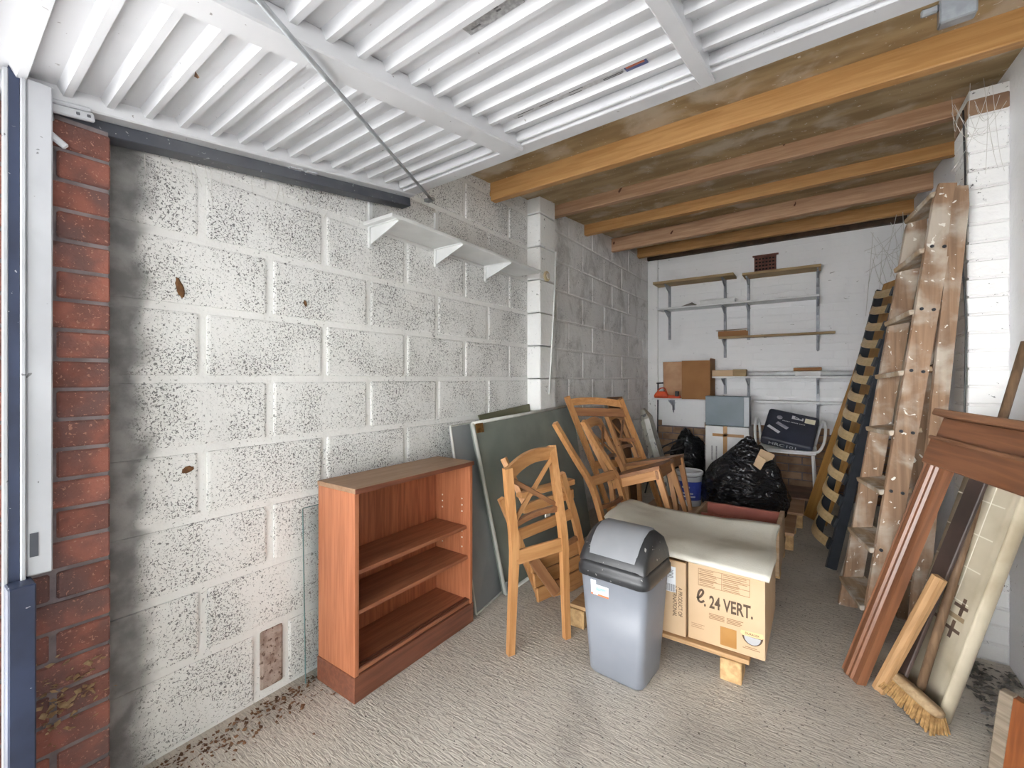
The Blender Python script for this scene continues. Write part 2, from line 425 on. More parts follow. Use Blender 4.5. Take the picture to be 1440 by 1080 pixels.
# ---------------------------------------------------------------- up-and-over garage door
DM = Matrix.Translation((-1.582, 1.387, 2.016)) @ Matrix.Rotation(-.031, 4, 'Z') @ Matrix.Rotation(math.atan(.133), 4, 'X')
door = struct_empty('door_1', 'white ribbed steel up-and-over garage door swung up under the roof', M=DM)
def dbox(name, x0, x1, y0, y1, z0, z1, m, bev=.002, parent=None):
    me = box_mesh(name, x1-x0, y1-y0, z1-z0, bev)
    return obj(name, me, m, parent or door, DM @ Matrix.Translation(((x0+x1)/2, (y0+y1)/2, (z0+z1)/2)))
DW, DL = 2.03, 2.08
dbox('panel', 0.01, DW-.01, -DL+.01, -.01, .012, .018, M_steelw, 0)
dbox('side_rail', -.012, .088, -DL, 0, -.030, .03, M_steelw, .004)
dbox('side_rail', DW-.088, DW+.012, -DL, 0, -.030, .03, M_steelw, .004)
dbox('cross_rail', -.012, DW+.012, -.075, 0, -.026, .03, M_steelw, .003)
dbox('cross_rail_lip', .09, DW-.09, -.100, -.082, -.020, .012, M_steelw, .003)
dbox('cross_rail', -.012, DW+.012, -DL, -DL+.07, -.026, .03, M_steelw, .003)
dbox('middle_rail', .645, .722, -DL+.07, -.06, -.040, .012, M_steelw, .004)
dbox('middle_rail', 1.308, 1.348, -DL+.07, -.03, -.036, .012, M_steelw, .004)
def rib_mesh(L):
    prof = [(-.017, .013), (-.008, -.010), (.008, -.010), (.017, .013)]
    n = 4; v = [(-L/2, a, b) for a, b in prof]+[(L/2, a, b) for a, b in prof]
    return py_mesh('rib', v, [(i, (i+1) % n, n+(i+1) % n, n+i) for i in range(n)]+[(0, 1, 2, 3), (7, 6, 5, 4)])
for (a, b) in ((.088, .645), (.722, 1.308), (1.348, DW-.088)):
    rm = rib_mesh(b-a); rm.materials.append(M_steelw)
    for k in range(23):
        reg(bpy.data.objects.new('rib', rm), door, DM @ Matrix.Translation(((a+b)/2, -.163-.0805*k, 0)))
dbox('side_channel', -.014, .046, -1.17, .0, -.067, -.030, M_channel, .002)
# lock rod
rod = [DM @ Vector(p) for p in ((1.054, -1.40, -.052), (.45, -.455, -.050), (.115, .07, -.045))]
tube('lock_rod', rod, .006, mat('lock_rod_steel', (176, 180, 184), (160, 164, 168), .4, 20, metal=.3, kind='world'), door)
dbox('rod_catch', .085, .13, .045, .075, -.05, -.035, M_galv, .002)
# hinge arm beside the pier
dbox('hinge_plate', .084, .096, -1.195, -1.085, -.058, -.036, M_frame, .003)
dbox('hinge_plate', .088, .10, -1.185, -1.09, -.036, -.026, M_frame, .003)
dbox('hinge_arm', .094, .104, -1.205, -1.178, -.105, -.028, M_frame, .003)
beam('hinge_arm', DM @ Vector((.100, -1.198, -.092)), DM @ Vector((.102, -1.150, -.140)), .010, .016, M_frame, door)
dbox('hinge_bolt', .10, .108, -1.172, -1.164, -.082, -.045, M_galv, .001)
for q in (-1.12, -1.10): dbox('rivet', .096, .099, q, q+.007, -.051, -.044, M_channel, .001)
for y in (-.56, -.50): dbox('rail_plate', .03, .062, y, y+.045, -.034, -.029, M_frame, .001)
for y in (-.545, -.485): dbox('bolt_head', .012, .02, y, y+.008, -.05, -.03, M_galv, .001)
# printed labels on the door
M_lab = mat('grey_print', (168, 168, 168), (140, 140, 140), .6, 90, kind='object')
M_lab2 = mat('pale_print', (205, 205, 206), (188, 188, 190), .6, 80, kind='object')
M_ink = mat('ink', (92, 92, 94), rough=.6)
M_inkb = mat('ink_brown', (84, 66, 50), rough=.7)
dbox('printed_label', .945, 1.095, -.628, -.585, .0085, .0115, M_lab, 0)
for i in range(3): dbox('print_line', 1.035, 1.047, -.626+.0095*i, -.622+.0095*i, .0078, .0084, M_ink, 0)
dbox('print_line', .958, .985, -.601, -.597, .0078, .0084, M_ink, 0)
M_orange = mat('orange_print', (206, 120, 84), (190, 96, 66), .5, 60)
M_bluep = mat('blue_print', (70, 78, 120), (84, 90, 130), .5, 60)
lg = dbox('brand_sticker', 1.155, 1.215, -.206, -.178, .0085, .0115, M_bluep, 0)
dbox('sticker_panel', 1.160, 1.210, -.203, -.193, .0078, .0084, M_orange, 0, lg)
dbox('printed_label', .78, 1.148, -.204, -.182, .0092, .0115, M_lab2, 0)
for a, b, y in ((.79, .81, -.186), (.80, .86, -.200), (.88, .93, -.197), (.98, 1.02, -.185), (.985, 1.03, -.200), (1.09, 1.145, -.185), (1.09, 1.148, -.1915)):
    dbox('print_line', a, b, y, y+.003, .0085, .0091, M_ink, 0)
# latch at the rear edge
lt = dbox('latch', 1.80, 1.86, -.005, .03, -.075, -.02, M_galv, .003)
dbox('latch_hook', 1.77, 1.80, .0, .012, -.045, -.03, M_galv, .003, lt)
# ================================================================ things along the left wall
M_mah_v = wood('mahogany_vertical', (184, 118, 84), (162, 98, 66), axis=2, rough=.4, vary=.03)
M_mah_y = wood('mahogany_shelf', (168, 110, 80), (142, 86, 60), axis=1, rough=.42, vary=.03)
M_mah_dk = wood('mahogany_plinth', (130, 80, 60), (108, 64, 48), axis=1, rough=.4, vary=.02)
M_mah_top = wood('mahogany_top_dusty', (160, 130, 104), (146, 114, 88), axis=1, rough=.6, vary=.0)
M_mah_bk = wood('mahogany_back_stripes', (174, 104, 72), (140, 78, 54), axis=2, rough=.4, vary=.0)
M_peg = mat('pale_peg', (222, 214, 204), rough=.5)
bc = thing('bookcase', 'low open mahogany bookcase with two inner shelves standing by the block wall', 'bookcase', (-1.47, 1.293, 0))
bx0, bx1, by0, by1, bzt = -1.585, -1.357, .968, 1.618, .766
box('side_panel', bx0, bx1, by0, by0+.018, .075, bzt-.018, M_mah_v, bc, .001)
box('side_panel', bx0, bx1, by1-.018, by1, .075, bzt-.018, M_mah_v, bc, .001)
tp = box('top', bx0-.002, bx1+.006, by0-.003, by1+.003, bzt-.018, bzt, M_mah_top, bc, .0015)
box('top_edging', bx1+.006, bx1+.008, by0-.003, by1+.003, bzt-.019, bzt-.001, M_mah_dk, tp)
box('back_panel', bx0, bx0+.006, by0+.018, by1-.018, .1, bzt-.018, M_mah_bk, bc)
box('shelf', bx0+.008, bx1-.02, by0+.019, by1-.019, .443, .459, M_mah_y, bc, .001)
box('shelf', bx0+.008, bx1-.012, by0+.019, by1-.019, .302, .318, M_mah_y, bc, .001)
box('bottom_shelf', bx0+.006, bx1-.004, by0+.018, by1-.018, .095, .110, M_mah_y, bc, .001)
for x in (.006, .017, .028): box('sliding_track', bx1-x-.003, bx1-x+.002, by0+.018, by1-.018, .110, .116, M_mah_dk, bc)
box('plinth', bx0-.002, bx1+.003, by0-.004, by1+.004, 0, .092, M_mah_dk, bc, .002)
for z in (.395, .425, .52, .55, .58, .35): 
    for x in (bx0+.05, bx1-.05): box('shelf_peg', x-.003, x+.003, by1-.021, by1-.0175, z, z+.006, M_peg, bc)

def glass_mat(name, c):
    m = bpy.data.materials.new(name); t = NT(m)
    t.b.inputs['Base Color'].default_value = lin(c); t.b.inputs['Roughness'].default_value = .03
    t.b.inputs['Transmission Weight'].default_value = 1.0; t.b.inputs['IOR'].default_value = 1.45; return m
M_glass = glass_mat('sheet_glass', (246, 250, 250))
M_gedge = mat('glass_edge', (110, 138, 138), rough=.2)
gs = thing('glass_sheet', 'clear sheet of glass leaning on the block wall behind the bookcase', 'glass', (-1.605, 1.15, 0))
GM = Matrix.Translation((-1.600, .925, .002)) @ Matrix.Rotation(-.03, 4, 'Y')
obj('pane', box_mesh('pane', .004, .34, .66), M_glass, gs, GM @ Matrix.Translation((0, .172, .33)))
obj('edge', box_mesh('edge', .0045, .002, .66), M_gedge, gs, GM @ Matrix.Translation((0, 0.0, .33)))
obj('edge', box_mesh('edge', .0045, .34, .002), M_gedge, gs, GM @ Matrix.Translation((0, .172, .661)))

# ---- folded table tops leaning on the wall
M_green = mat('grey_green_board', (134, 141, 134), (118, 126, 120), .35, 3, dirt=((152, 156, 148), 4, .5, .7, .4))
M_green2 = mat('slate_grey_board', (146, 150, 152), (130, 134, 137), .35, 3)
M_alu = mat('painted_tube', (206, 206, 200), (190, 190, 184), .45, 10)
M_brass = mat('tarnished_brass', (150, 112, 62), (110, 78, 42), .45, 40, metal=.5)
def leaning_panel(name, label, cat, bl, br, tl, tr, t, m):
    P = [Vector(p) for p in (bl, br, tr, tl)]; n = (P[1]-P[0]).cross(P[3]-P[0]).normalized()
    if n.x < 0: n = -n
    th = thing(name, label, cat, tuple((P[0]+P[1])/2))
    v = P+[p-n*t for p in P]
    c = WM[th.name]
    obj('board', py_mesh('board', [c.inverted() @ x for x in v], [(0, 1, 2, 3), (4, 7, 6, 5), (0, 4, 5, 1), (1, 5, 6, 2), (2, 6, 7, 3), (3, 7, 4, 0)]), m, th, c)
    return th, P, n
ft, P, n = leaning_panel('folding_table', 'large grey-green folding table top with pale tube frame and brass corner', 'table', (-1.375, 1.905, .012), (-1.375, 3.0, .012), (-1.545, 1.835, .915), (-1.545, 3.02, .955), .016, M_green)
fb, P2, n2 = leaning_panel('table_leaf', 'narrow slate-grey board with white edge between bookcase and folding table', 'table leaf', (-1.378, 1.668, .004), (-1.465, 2.35, .004), (-1.590, 1.712, .908), (-1.61, 2.35, .92), .010, M_green2)
beam('edge_strip', P2[0]+n2*.002, P2[3]+n2*.002, .008, .012, M_alu, fb, n2)
beam('edge_strip', P2[0]+n2*.002, P2[1]+n2*.002, .008, .012, M_alu, fb, n2)
beam('edge_strip', P2[3]+n2*.002, P2[2]+n2*.002, .008, .012, M_alu, fb, n2)
tube('frame_tube', [P[0]+n*.006, P[3]+n*.006], .0095, M_alu, ft)
tube('frame_tube', [P[3]+n*.006, P[2]+n*.006], .0095, M_alu, ft)
tube('frame_tube', [P[0]+n*.006, P[1]+n*.006], .0095, M_alu, ft)
up1 = (P[3]-P[0]).normalized()
beam('corner_plate', P[3]+n*.014-up1*.03+Vector((0, .012, 0)), P[3]+n*.014-up1*.03+Vector((0, .075, 0)), .004, .052, M_brass, ft, up1)
beam('corner_clip', P[0]+n*.020+up1*.032+Vector((0, -.004, 0)), P[0]+n*.020+up1*.032+Vector((0, .075, 0)), .008, .065, M_galv, ft, up1)
beam('clip_spring', P[0]+n*.023+up1*.035+Vector((0, .02, 0)), P[0]+n*.023+up1*.035+Vector((0, .06, 0)), .004, .03, M_brass, ft, up1)
# strip of darker board standing behind the tables
lb, P3, n3 = leaning_panel('olive_board', 'dark olive board leaning behind the folding table under the wall pier', 'board', (-1.49, 2.36, .004), (-1.49, 2.545, .004), (-1.628, 2.00, .945), (-1.628, 2.545, .985), .010, mat('olive_board', (112, 112, 88), (96, 97, 78), .6, 3))
# keep it clear of the pier
for ch in lb.children: ch.location.x += .0

# ================================================================ pine chairs
M_pine = wood('honey_pine', (196, 146, 96), (174, 122, 74), scale=2.2, rough=.42, vary=.06, spots=((120, 66, 34), 16, .24))
M_pine_z = wood('honey_pine_upright', (196, 146, 96), (174, 122, 74), scale=2.2, axis=2, rough=.42, vary=.06, spots=((120, 66, 34), 16, .24))
M_pine_y = wood('honey_pine_rail', (196, 146, 96), (174, 122, 74), scale=2.2, axis=1, rough=.42, vary=.06)
M_pine_dy = wood('dark_pine_rail', (154, 110, 76), (130, 88, 58), scale=2.2, axis=1, rough=.42, vary=.05)
M_pine_d = wood('dark_pine', (154, 110, 76), (130, 88, 58), scale=2.2, rough=.42, vary=.05)
def lerp(a, b, t): return Vector(a)*(1-t)+Vector(b)*t
def chair(label, k, seat=True, group='pine cross-back chairs heaped against the tables', cross=True, name='pine_chair', top=True, tr_h=.062):
    fl, sl, tl, fr, sr, tr = [Vector(k[q]) for q in ('fl', 'sl', 'tl', 'fr', 'sr', 'tr')]
    base = min((fl, fr), key=lambda p: p.z)
    th = thing(name, label, 'chair', tuple((fl+fr)/2), group)
    across = (sr-sl).normalized()
    nrm = across.cross((tl-sl).normalized()).normalized()          # towards the chair's front
    W = (sr-sl).length
    for a, b, c in ((fl, sl, tl), (fr, sr, tr)):
        pts = arc_pts([a, lerp(a, b, .55), b, lerp(b, c, .5), c], 3)
        sweep('rear_leg', pts, rectp(.030, .034), M_pine_z, th, ref=tuple(across), scales=[.86+.14*min(1, i/6) for i in range(len(pts))])
    def bowed(nm, ta, w, t, rise, back, m, over=0.0):
        a, b = lerp(sl, tl, ta), lerp(sr, tr, ta); u = ((tl-sl)+(tr-sr)).normalized(); d = (b-a).normalized()
        a, b = a-d*over, b+d*over
        pts = [lerp(a, b, i/10)+u*(rise*math.sin(math.pi*i/10))+nrm*(-back*math.sin(math.pi*i/10)) for i in range(11)]
        return sweep(nm, pts, rectp(w, t), m, th, ref=tuple(nrm))
    if top: bowed('top_rail', .91, tr_h, .018, .022, .02, M_pine_y, .008)
    bowed('lower_rail', .30, .024, .018, .010, .012, M_pine_dy)
    if cross:
        A1, B1 = lerp(sl, tl, .34), lerp(sr, tr, .34); A2, B2 = lerp(sl, tl, .86), lerp(sr, tr, .86)
        beam('cross_bar', lerp(A1, B1, .04), lerp(A2, B2, .96), .011, .020, M_pine, th, up=tuple(across), bev=.002)
        beam('cross_bar', lerp(B1, A1, .04)-nrm*.012, lerp(B2, A2, .96)-nrm*.012, .011, .020, M_pine_d, th, up=tuple(across), bev=.002)
    u = ((tl-sl)+(tr-sr)).normalized()
    beam('seat_rail', sl-u*.03, sr-u*.03, .018, .058, M_pine, th, up=tuple(u))
    if seat:
        sfl, sfr, ffl, ffr = [Vector(k[q]) for q in ('sfl', 'sfr', 'ffl', 'ffr')]
        up = ((sfl-ffl)).normalized()
        q = [sl-across*.02, sr+across*.02, sfr, lerp(sfr, sfl, .5)+(sfl-sl)*.06, sfl]
        M0 = WM[th.name]; n_ = up
        vv = [p+n_*.004 for p in q]+[p-n_*.016 for p in q]
        obj('seat', py_mesh('seat', [M0.inverted() @ p for p in vv], [(0, 1, 2, 3, 4), (9, 8, 7, 6, 5)]+[(i, (i+1) % 5, 5+(i+1) % 5, 5+i) for i in range(5)]), M_pine_d, th, M0)
        inn = (sl-sfl)*.07
        for a, b, s_ in ((sfl, ffl, 1), (sfr, ffr, -1)):
            a2 = a+inn-n_*.016+across*(.02*s_)
            sweep('front_leg', [a2, lerp(a2, b, .25), b], rectp(.034, .034), M_pine_z, th, ref=tuple(across), scales=[1.1, 1.0, .72])
        for a, b, s_ in ((sl, sfl, 1), (sr, sfr, -1)):
            beam('side_apron', a-n_*.045, b+inn-n_*.045+across*(.02*s_), .016, .055, M_pine, th, up=tuple(n_))
        beam('front_apron', sfl+inn-n_*.045, sfr+inn-n_*.045, .016, .055, M_pine_d, th, up=tuple(n_))
    return th
chA = chair('seatless pine chair back with crossed slats standing beside the bookcase', dict(fl=(-1.065, 1.517, 0.0), sl=(-1.045, 1.516, .44), tl=(-1.04, 1.46, .795), fr=(-.926, 1.757, 0.0), sr=(-.935, 1.740, .455), tr=(-1.03, 1.80, .845)), seat=False, tr_h=.058)
chD = chair('pine chair tilted back with its seat towards the cardboard box', dict(fl=(-1.051, 2.972, .125), sl=(-1.12, 2.978, .508), tl=(-1.311, 2.977, .862), fr=(-1.044, 2.697, .125), sr=(-1.113, 2.703, .514), tr=(-1.305, 2.71, .868), sfl=(-.797, 3.027, .623), sfr=(-.788, 2.675, .630), ffl=(-.70, 3.009, .247), ffr=(-.692, 2.682, .254)))
chD2 = chair('farther tilted pine chair just in front of the white paint bucket', dict(fl=(-1.132, 3.36, .125), sl=(-1.161, 3.382, .518), tl=(-1.315, 3.40, .878), fr=(-1.135, 3.085, .125), sr=(-1.164, 3.107, .534), tr=(-1.319, 3.134, .895), sfl=(-.826, 3.422, .596), sfr=(-.83, 3.07, .616), ffl=(-.77, 3.386, .20), ffr=(-.774, 3.06, .215)))
chC = chair('tallest pine chair back rising behind the tilted chairs', dict(fl=(-1.247, 3.092, .12), sl=(-1.345, 2.94, .56), tl=(-1.456, 2.764, 1.03), fr=(-1.01, 3.50, .12), sr=(-1.11, 3.35, .555), tr=(-1.223, 3.17, 1.005)), seat=False, name='pine_chair', tr_h=.05, cross=False)
u_c = Vector((0, 0, 1)); beam('second_rail', (-1.425, 2.806, .925), (-1.193, 3.214, .90), .018, .060, M_pine_d, chC, up=(-.25, -.3, 1))
# chair standing on its head: feet up, back rail down
chE = chair('upside-down pine chair frame with legs pointing up beside the grey bin', dict(fl=(-1.206, 2.146, .911), sl=(-1.075, 2.352, .535), tl=(-.998, 2.474, .112), fr=(-1.186, 2.464, .899), sr=(-1.05, 2.668, .53), tr=(-.977, 2.793, .118)), seat=False, cross=False)
chB = chair('toppled pine chair lying behind the seatless chair back', dict(fl=(-1.275, 1.735, .572), sl=(-1.245, 1.845, .34), tl=(-1.205, 1.985, .02), fr=(-1.115, 2.06, .66), sr=(-1.095, 2.17, .40), tr=(-1.075, 2.30, .02)), seat=False, cross=False)
# seat boards of the toppled chair
for i in range(3):
    beam('seat_board', (-1.180-.012*i, 1.915-.012*i, .055+.075*i), (-1.085-.010*i, 2.24-.01*i, .065+.078*i), .018, .072, M_pine, chB, up=(-.15, -.2, 1))
beam('seat_frame', (-1.235, 1.83, .575), (-1.105, 2.16, .60), .05, .03, M_pine, chB)
beam('seat_frame', (-1.23, 1.86, .50), (-1.10, 2.16, .535), .02, .05, M_pine, chB)
beam('front_leg', (-1.325, 1.825, .752), (-1.21, 1.86, .52), .03, .03, M_pine, chB)
beam('front_leg', (-1.19, 2.10, .72), (-1.13, 2.14, .50), .03, .03, M_pine, chB)
beam('apron', (-1.175, 1.87, .255), (-1.085, 1.955, .075), .018, .055, M_pine_d, chB, up=(0, .3, 1))
tg = box('maker_tag', -1.142, -1.136, 1.93, 1.975, .455, .478, M_peg, chB)

# ================================================================ swing bin
M_binb = mat('grey_plastic', (132, 136, 144), (126, 130, 138), .42, 6)
M_bink = mat('black_plastic', (38, 39, 41), (48, 49, 51), .38, 8, spots=((150, 148, 144), 60, .27))
M_binf = mat('grey_flap', (128, 130, 134), (138, 140, 144), .5, 5)
bn = thing('swing_bin', 'grey plastic swing-lid bin with black rim in front of the cardboard box', 'bin', M=Matrix.Translation((-.637, 1.702, 0)) @ Matrix.Rotation(-.08, 4, 'Z'))
BMx = WM[bn.name]
def rrect(hx, hy, r, n=5):
    out = []
    for cx, cy, a0 in ((hx-r, hy-r, 0), (-hx+r, hy-r, 90), (-hx+r, -hy+r, 180), (hx-r, -hy+r, 270)):
        for i in range(n+1):
            a = math.radians(a0+90*i/n); out.append((cx+r*math.cos(a), cy+r*math.sin(a)))
    return out
def loft(name, rings, m, parent, M, smooth=True, cap0=True, cap1=True):
    n = len(rings[0][0]); V = []; Fc = []
    for pts, z in rings: V += [(x, y, z) for x, y in pts]
    for k in range(len(rings)-1):
        for i in range(n): Fc.append((k*n+i, k*n+(i+1) % n, (k+1)*n+(i+1) % n, (k+1)*n+i))
    if cap0: Fc.append(tuple(range(n)))
    if cap1: Fc.append(tuple(range((len(rings)-1)*n, len(rings)*n)))
    o = obj(name, py_mesh(name, V, Fc), m, parent, M)
    if smooth:
        for p in o.data.polygons: p.use_smooth = len(p.vertices) == 4
    return o
loft('body', [(rrect(.104, .090, .03), 0.0), (rrect(.112, .098, .03), .012), (rrect(.137, .127, .034), .40)], M_binb, bn, BMx)
lid = loft('rim', [(rrect(.143, .133, .036), .392), (rrect(.147, .137, .038), .396), (rrect(.147, .137, .038), .424), (rrect(.142, .132, .036), .430), (rrect(.142, .132, .036), .440), (rrect(.136, .126, .034), .452)], M_bink, bn, BMx)
# hood: rounded barrel over the rim
hp = [(-.126, .448), (-.122, .470), (-.106, .500), (-.080, .530), (-.045, .556), (.0, .570), (.045, .566), (.085, .545), (.112, .505), (.124, .448)]
V = []; Fc = []; xs = (-.137, -.134, -.126, -.106, .106, .126, .134, .137); N = len(hp)
for xi, x in enumerate(xs):
    k = (.0, .60, .88, 1, 1, .88, .60, .0)[xi]
    for y, z in hp: V.append((x, y*(.94+.06*k), .448+(z-.448)*(k if k else .0)))
for a in range(len(xs)-1):
    for i in range(N-1): Fc.append((a*N+i, a*N+i+1, (a+1)*N+i+1, (a+1)*N+i))
obj('hood', py_mesh('hood', V, Fc, True), M_bink, bn, BMx)
fp = [(-.118, .478), (-.104, .508), (-.079, .538), (-.045, .564), (.0, .578), (.04, .575), (.062, .566)]
V = []; Fc = []; N = len(fp)
for x in (-.100, -.092, .092, .100):
    for y, z in fp: V.append((x, y, z-(.008 if abs(x) > .095 else 0)))
for a in range(3):
    for i in range(N-1): Fc.append((a*N+i, a*N+i+1, (a+1)*N+i+1, (a+1)*N+i))
flp = obj('flap', py_mesh('flap', V, Fc, True), M_binf, bn, BMx)
# product sticker
tilt = math.atan((.127-.098)/.39)
SM = BMx @ face_frame((-.045, -.1245, .345), (1, 0, 0), (0, -tilt, 1))
M_stw = mat('sticker_white', (240, 244, 248), rough=.4); M_stb = mat('sticker_blue', (140, 190, 220), (180, 212, 230), .4, 80); M_sto = mat('sticker_orange', (222, 120, 74), rough=.4)
st = obj('sticker', box_mesh('sticker', .074, .040, .0010), M_stw, bn, SM)
obj('sticker_band', box_mesh('sticker_band', .046, .014, .0012), M_stb, st, SM @ Matrix.Translation((.008, .004, .0003)))
obj('sticker_band', box_mesh('sticker_band', .074, .007, .0012), M_sto, st, SM @ Matrix.Translation((.0, -.0185, .0003)))
obj('sticker_band', box_mesh('sticker_band', .022, .020, .0012), M_stw, st, SM @ Matrix.Translation((-.026, .026, 0)))
obj('sticker_band', box_mesh('sticker_band', .02, .006, .0014), M_stw, st, SM @ Matrix.Translation((-.018, -.0175, .0004)))

# ================================================================ pallets, boxes and the felt
M_chip = mat('chipboard_block', (206, 172, 124), (180, 146, 100), .85, 40, bump=.4, bscale=90)
M_pall = wood('pallet_board', (196, 160, 116), (170, 134, 94), rough=.75)
M_card = mat('cardboard', (206, 178, 144), (198, 169, 134), .8, 4, vary=.03)
M_card2 = mat('brown_cardboard', (158, 112, 68), (146, 102, 60), .8, 4, vary=.05)
M_cardin = mat('cardboard_inside', (176, 142, 100), rough=.85)
M_tape = mat('parcel_tape', (176, 130, 74), (168, 122, 66), .3, 8)
pl = thing('pallet', 'low timber pallet on chipboard blocks under the printed cardboard boxes', 'pallet', (-.6, 2.36, 0))
for i, y in enumerate((1.865, 2.07, 2.275, 2.48, 2.685)):
    box('deck_board', -.965 if y < 2.4 else -1.09, -.215, y, y+.13, .082, .099, M_pall, pl, .002)
for x in (-.965, -.64, -.315):
    for y in (1.855, 2.33, 2.70): box('block', x, x+.075, y, y+.105, 0, .082, M_chip, pl, .003)
pl2 = thing('plank_platform', 'row of wide brown boards on blocks running to the back of the garage', 'platform', (-.6, 3.7, 0))
M_plk = mat('brown_board', (190, 154, 122), (172, 136, 104), .6, 3, (1, 5, 1), vary=.06)
for x1, y0, y1, zt in ((-.18, 2.965, 3.42, .117), (-.138, 3.50, 3.98, .119), (-.10, 4.06, 4.52, .118)):
    box('board', -1.17, x1, y0, y1, zt-.018, zt, M_plk, pl2, .002)
    for x in (-1.12, -.65, x1-.085):
        for y in (y0+.01, y1-.08): box('block', x, x+.08, y, y+.07, 0, zt-.018, M_chip, pl2, .002)
# printed box
def carton(name, label, x0, x1, y0, y1, z0, z1, m, cat='box', flap=True):
    th = thing(name, label, cat, ((x0+x1)/2, (y0+y1)/2, z0)); t = .005
    box('front_panel', x0, x1, y0, y0+t, z0, z1, m, th, .001); box('back_panel', x0, x1, y1-t, y1, z0, z1, m, th, .001)
    box('side_panel', x0, x0+t, y0+t, y1-t, z0, z1, m, th, .001); box('side_panel', x1-t, x1, y0+t, y1-t, z0, z1, m, th, .001)
    box('bottom', x0+t, x1-t, y0+t, y1-t, z0, z0+t, m, th)
    if flap:
        beam('flap', ((x0+x1)/2-(x1-x0)*.48, y0+.003, z1+.001), ((x0+x1)/2+(x1-x0)*.48, y0+.003, z1+.001), .005, .004, M_cardin, th)
        box('flap', x0+.003, x1-.003, y0+.012, y1-.012, z1-.004, z1-.001, M_cardin, th)
    return th
cb = carton('cardboard_box', 'tan cardboard box printed 24 VERT under the beige felt sheet', -.440, -.166, 1.895, 2.37, .100, .408, M_card)
FM = face_frame((-.303, 1.8945, .25), (1, 0, 0), (0, 0, 1))
def onbox(x, y): return FM @ Matrix.Translation((x, y, 0))
text('printed_text', '. 24 VERT.', .068, M_inkb, cb, onbox(.010, .016), xs=.60, bold=.0016)
# handwritten style loop letter
lp = [(-.104, .020), (-.090, .030), (-.080, .048), (-.084, .058), (-.093, .052), (-.099, .034), (-.098, .014), (-.088, .008), (-.076, .016)]
sweep('printed_letter', [FM @ Vector((p.x, p.y, .0004)) for p in arc_pts([(x, y, 0) for x, y in lp], 4)], rectp(.0085, .0008), M_inkb, cb, ref=(0, -1, 0))
def pline(x0, y0, x1, y1, w=.0016, par=None, Mx=None, m=None):
    beam('print_line', (Mx or FM) @ Vector((x0, y0, .0003)), (Mx or FM) @ Vector((x1, y1, .0003)), w, .0007, m or M_inkf, par or cb, up=(0, -1, 0), bev=0)
M_inkf = mat('ink_faded', (150, 118, 86), rough=.8)
for x in (-.098, -.012, .086): pline(x, .075, x, .142)
for y in (.142, .121, .098, .075): pline(-.098, y, .086, y)
for i in range(9):
    y = .137-.0072*i
    pline(-.094, y, -.094+random.uniform(.05, .076), y, .0022); pline(-.008, y, -.008+random.uniform(.05, .088), y, .0022)
for i in range(4):
    y = -.028-.006*i; pline(-.058, y, -.002, y, .0026); pline(.006, y, .006+random.uniform(.045, .062), y, .0026)
for i in range(3): pline(-.125, -.085-.007*i, -.125+random.uniform(.04, .07), -.085-.007*i, .0015)
# pot-shaped emblem
tape = obj('tape', box_mesh('tape', .058, .072, .0006), M_tape, cb, onbox(.012, -.102))
emb = [(.064, -.066), (.124, -.066), (.130, -.072), (.128, -.084), (.062, -.084), (.058, -.072)]
def poly(name, pts, m, par, z=.0004):
    vv = [FM @ Vector((x, y, z)) for x, y in pts]; c = WM[par.name]
    return obj(name, py_mesh(name, [c.inverted() @ p for p in vv], [tuple(range(len(pts)))]), m, par, c)
poly('emblem', [(.095+.036*math.cos(a), -.068+.046*math.sin(a)*.82) for a in [math.pi+math.pi*i/12 for i in range(13)]], M_inkb, cb, .0004)
poly('emblem', [(.095+.028*math.cos(a), -.074+.036*math.sin(a)*.8) for a in [math.pi+math.pi*i/12 for i in range(13)]], mat('print_silver', (176, 176, 178), rough=.5), cb, .0007)
poly('emblem', [(x, y) for x, y in ((.056, -.056), (.130, -.052), (.134, -.066), (.126, -.072), (.062, -.074), (.054, -.066))], mat('print_tan', (222, 190, 140), rough=.6), cb, .0009)
text('printed_text', 'DURALEX', .0115, M_inkb, cb, onbox(.094, -.064) @ Matrix.Translation((0, 0, .0010)), xs=.95)
pline(.070, -.115, .110, -.115, .002); pline(.062, -.121, .120, -.121, .002)

cb2 = carton('cardboard_box', 'plain tan cardboard box with barcode label half hidden by the grey bin', -.835, -.448, 1.885, 2.33, .100, .402, M_card)
F2 = face_frame((-.50, 1.8845, .25), (1, 0, 0), (0, 0, 1))
lb2 = obj('barcode_label', box_mesh('barcode_label', .045, .105, .0008), M_stw, cb2, F2 @ Matrix.Translation((-.010, .075, .0002)))
for i in range(13):
    x = -.028+i*.0031
    obj('bar', box_mesh('bar', .0008+.0010*(i*7 % 3)/2, .030, .0009), M_ink, lb2, F2 @ Matrix.Translation((x, .040, .0004)))
for i in range(6): obj('bar', box_mesh('bar', .022, .0022, .0009), M_ink, lb2, F2 @ Matrix.Translation((-.008, .082+.006*i, .0004)))
text('printed_text', 'A PRODUCT OF', .023, M_inkb, cb2, F2 @ Matrix.Translation((.030, -.012, .0002)) @ Matrix.Rotation(-math.pi/2, 4, 'Z'), xs=.72)
text('printed_text', 'INTERNATIONAL', .023, M_inkb, cb2, F2 @ Matrix.Translation((.008, -.012, .0002)) @ Matrix.Rotation(-math.pi/2, 4, 'Z'), xs=.72)

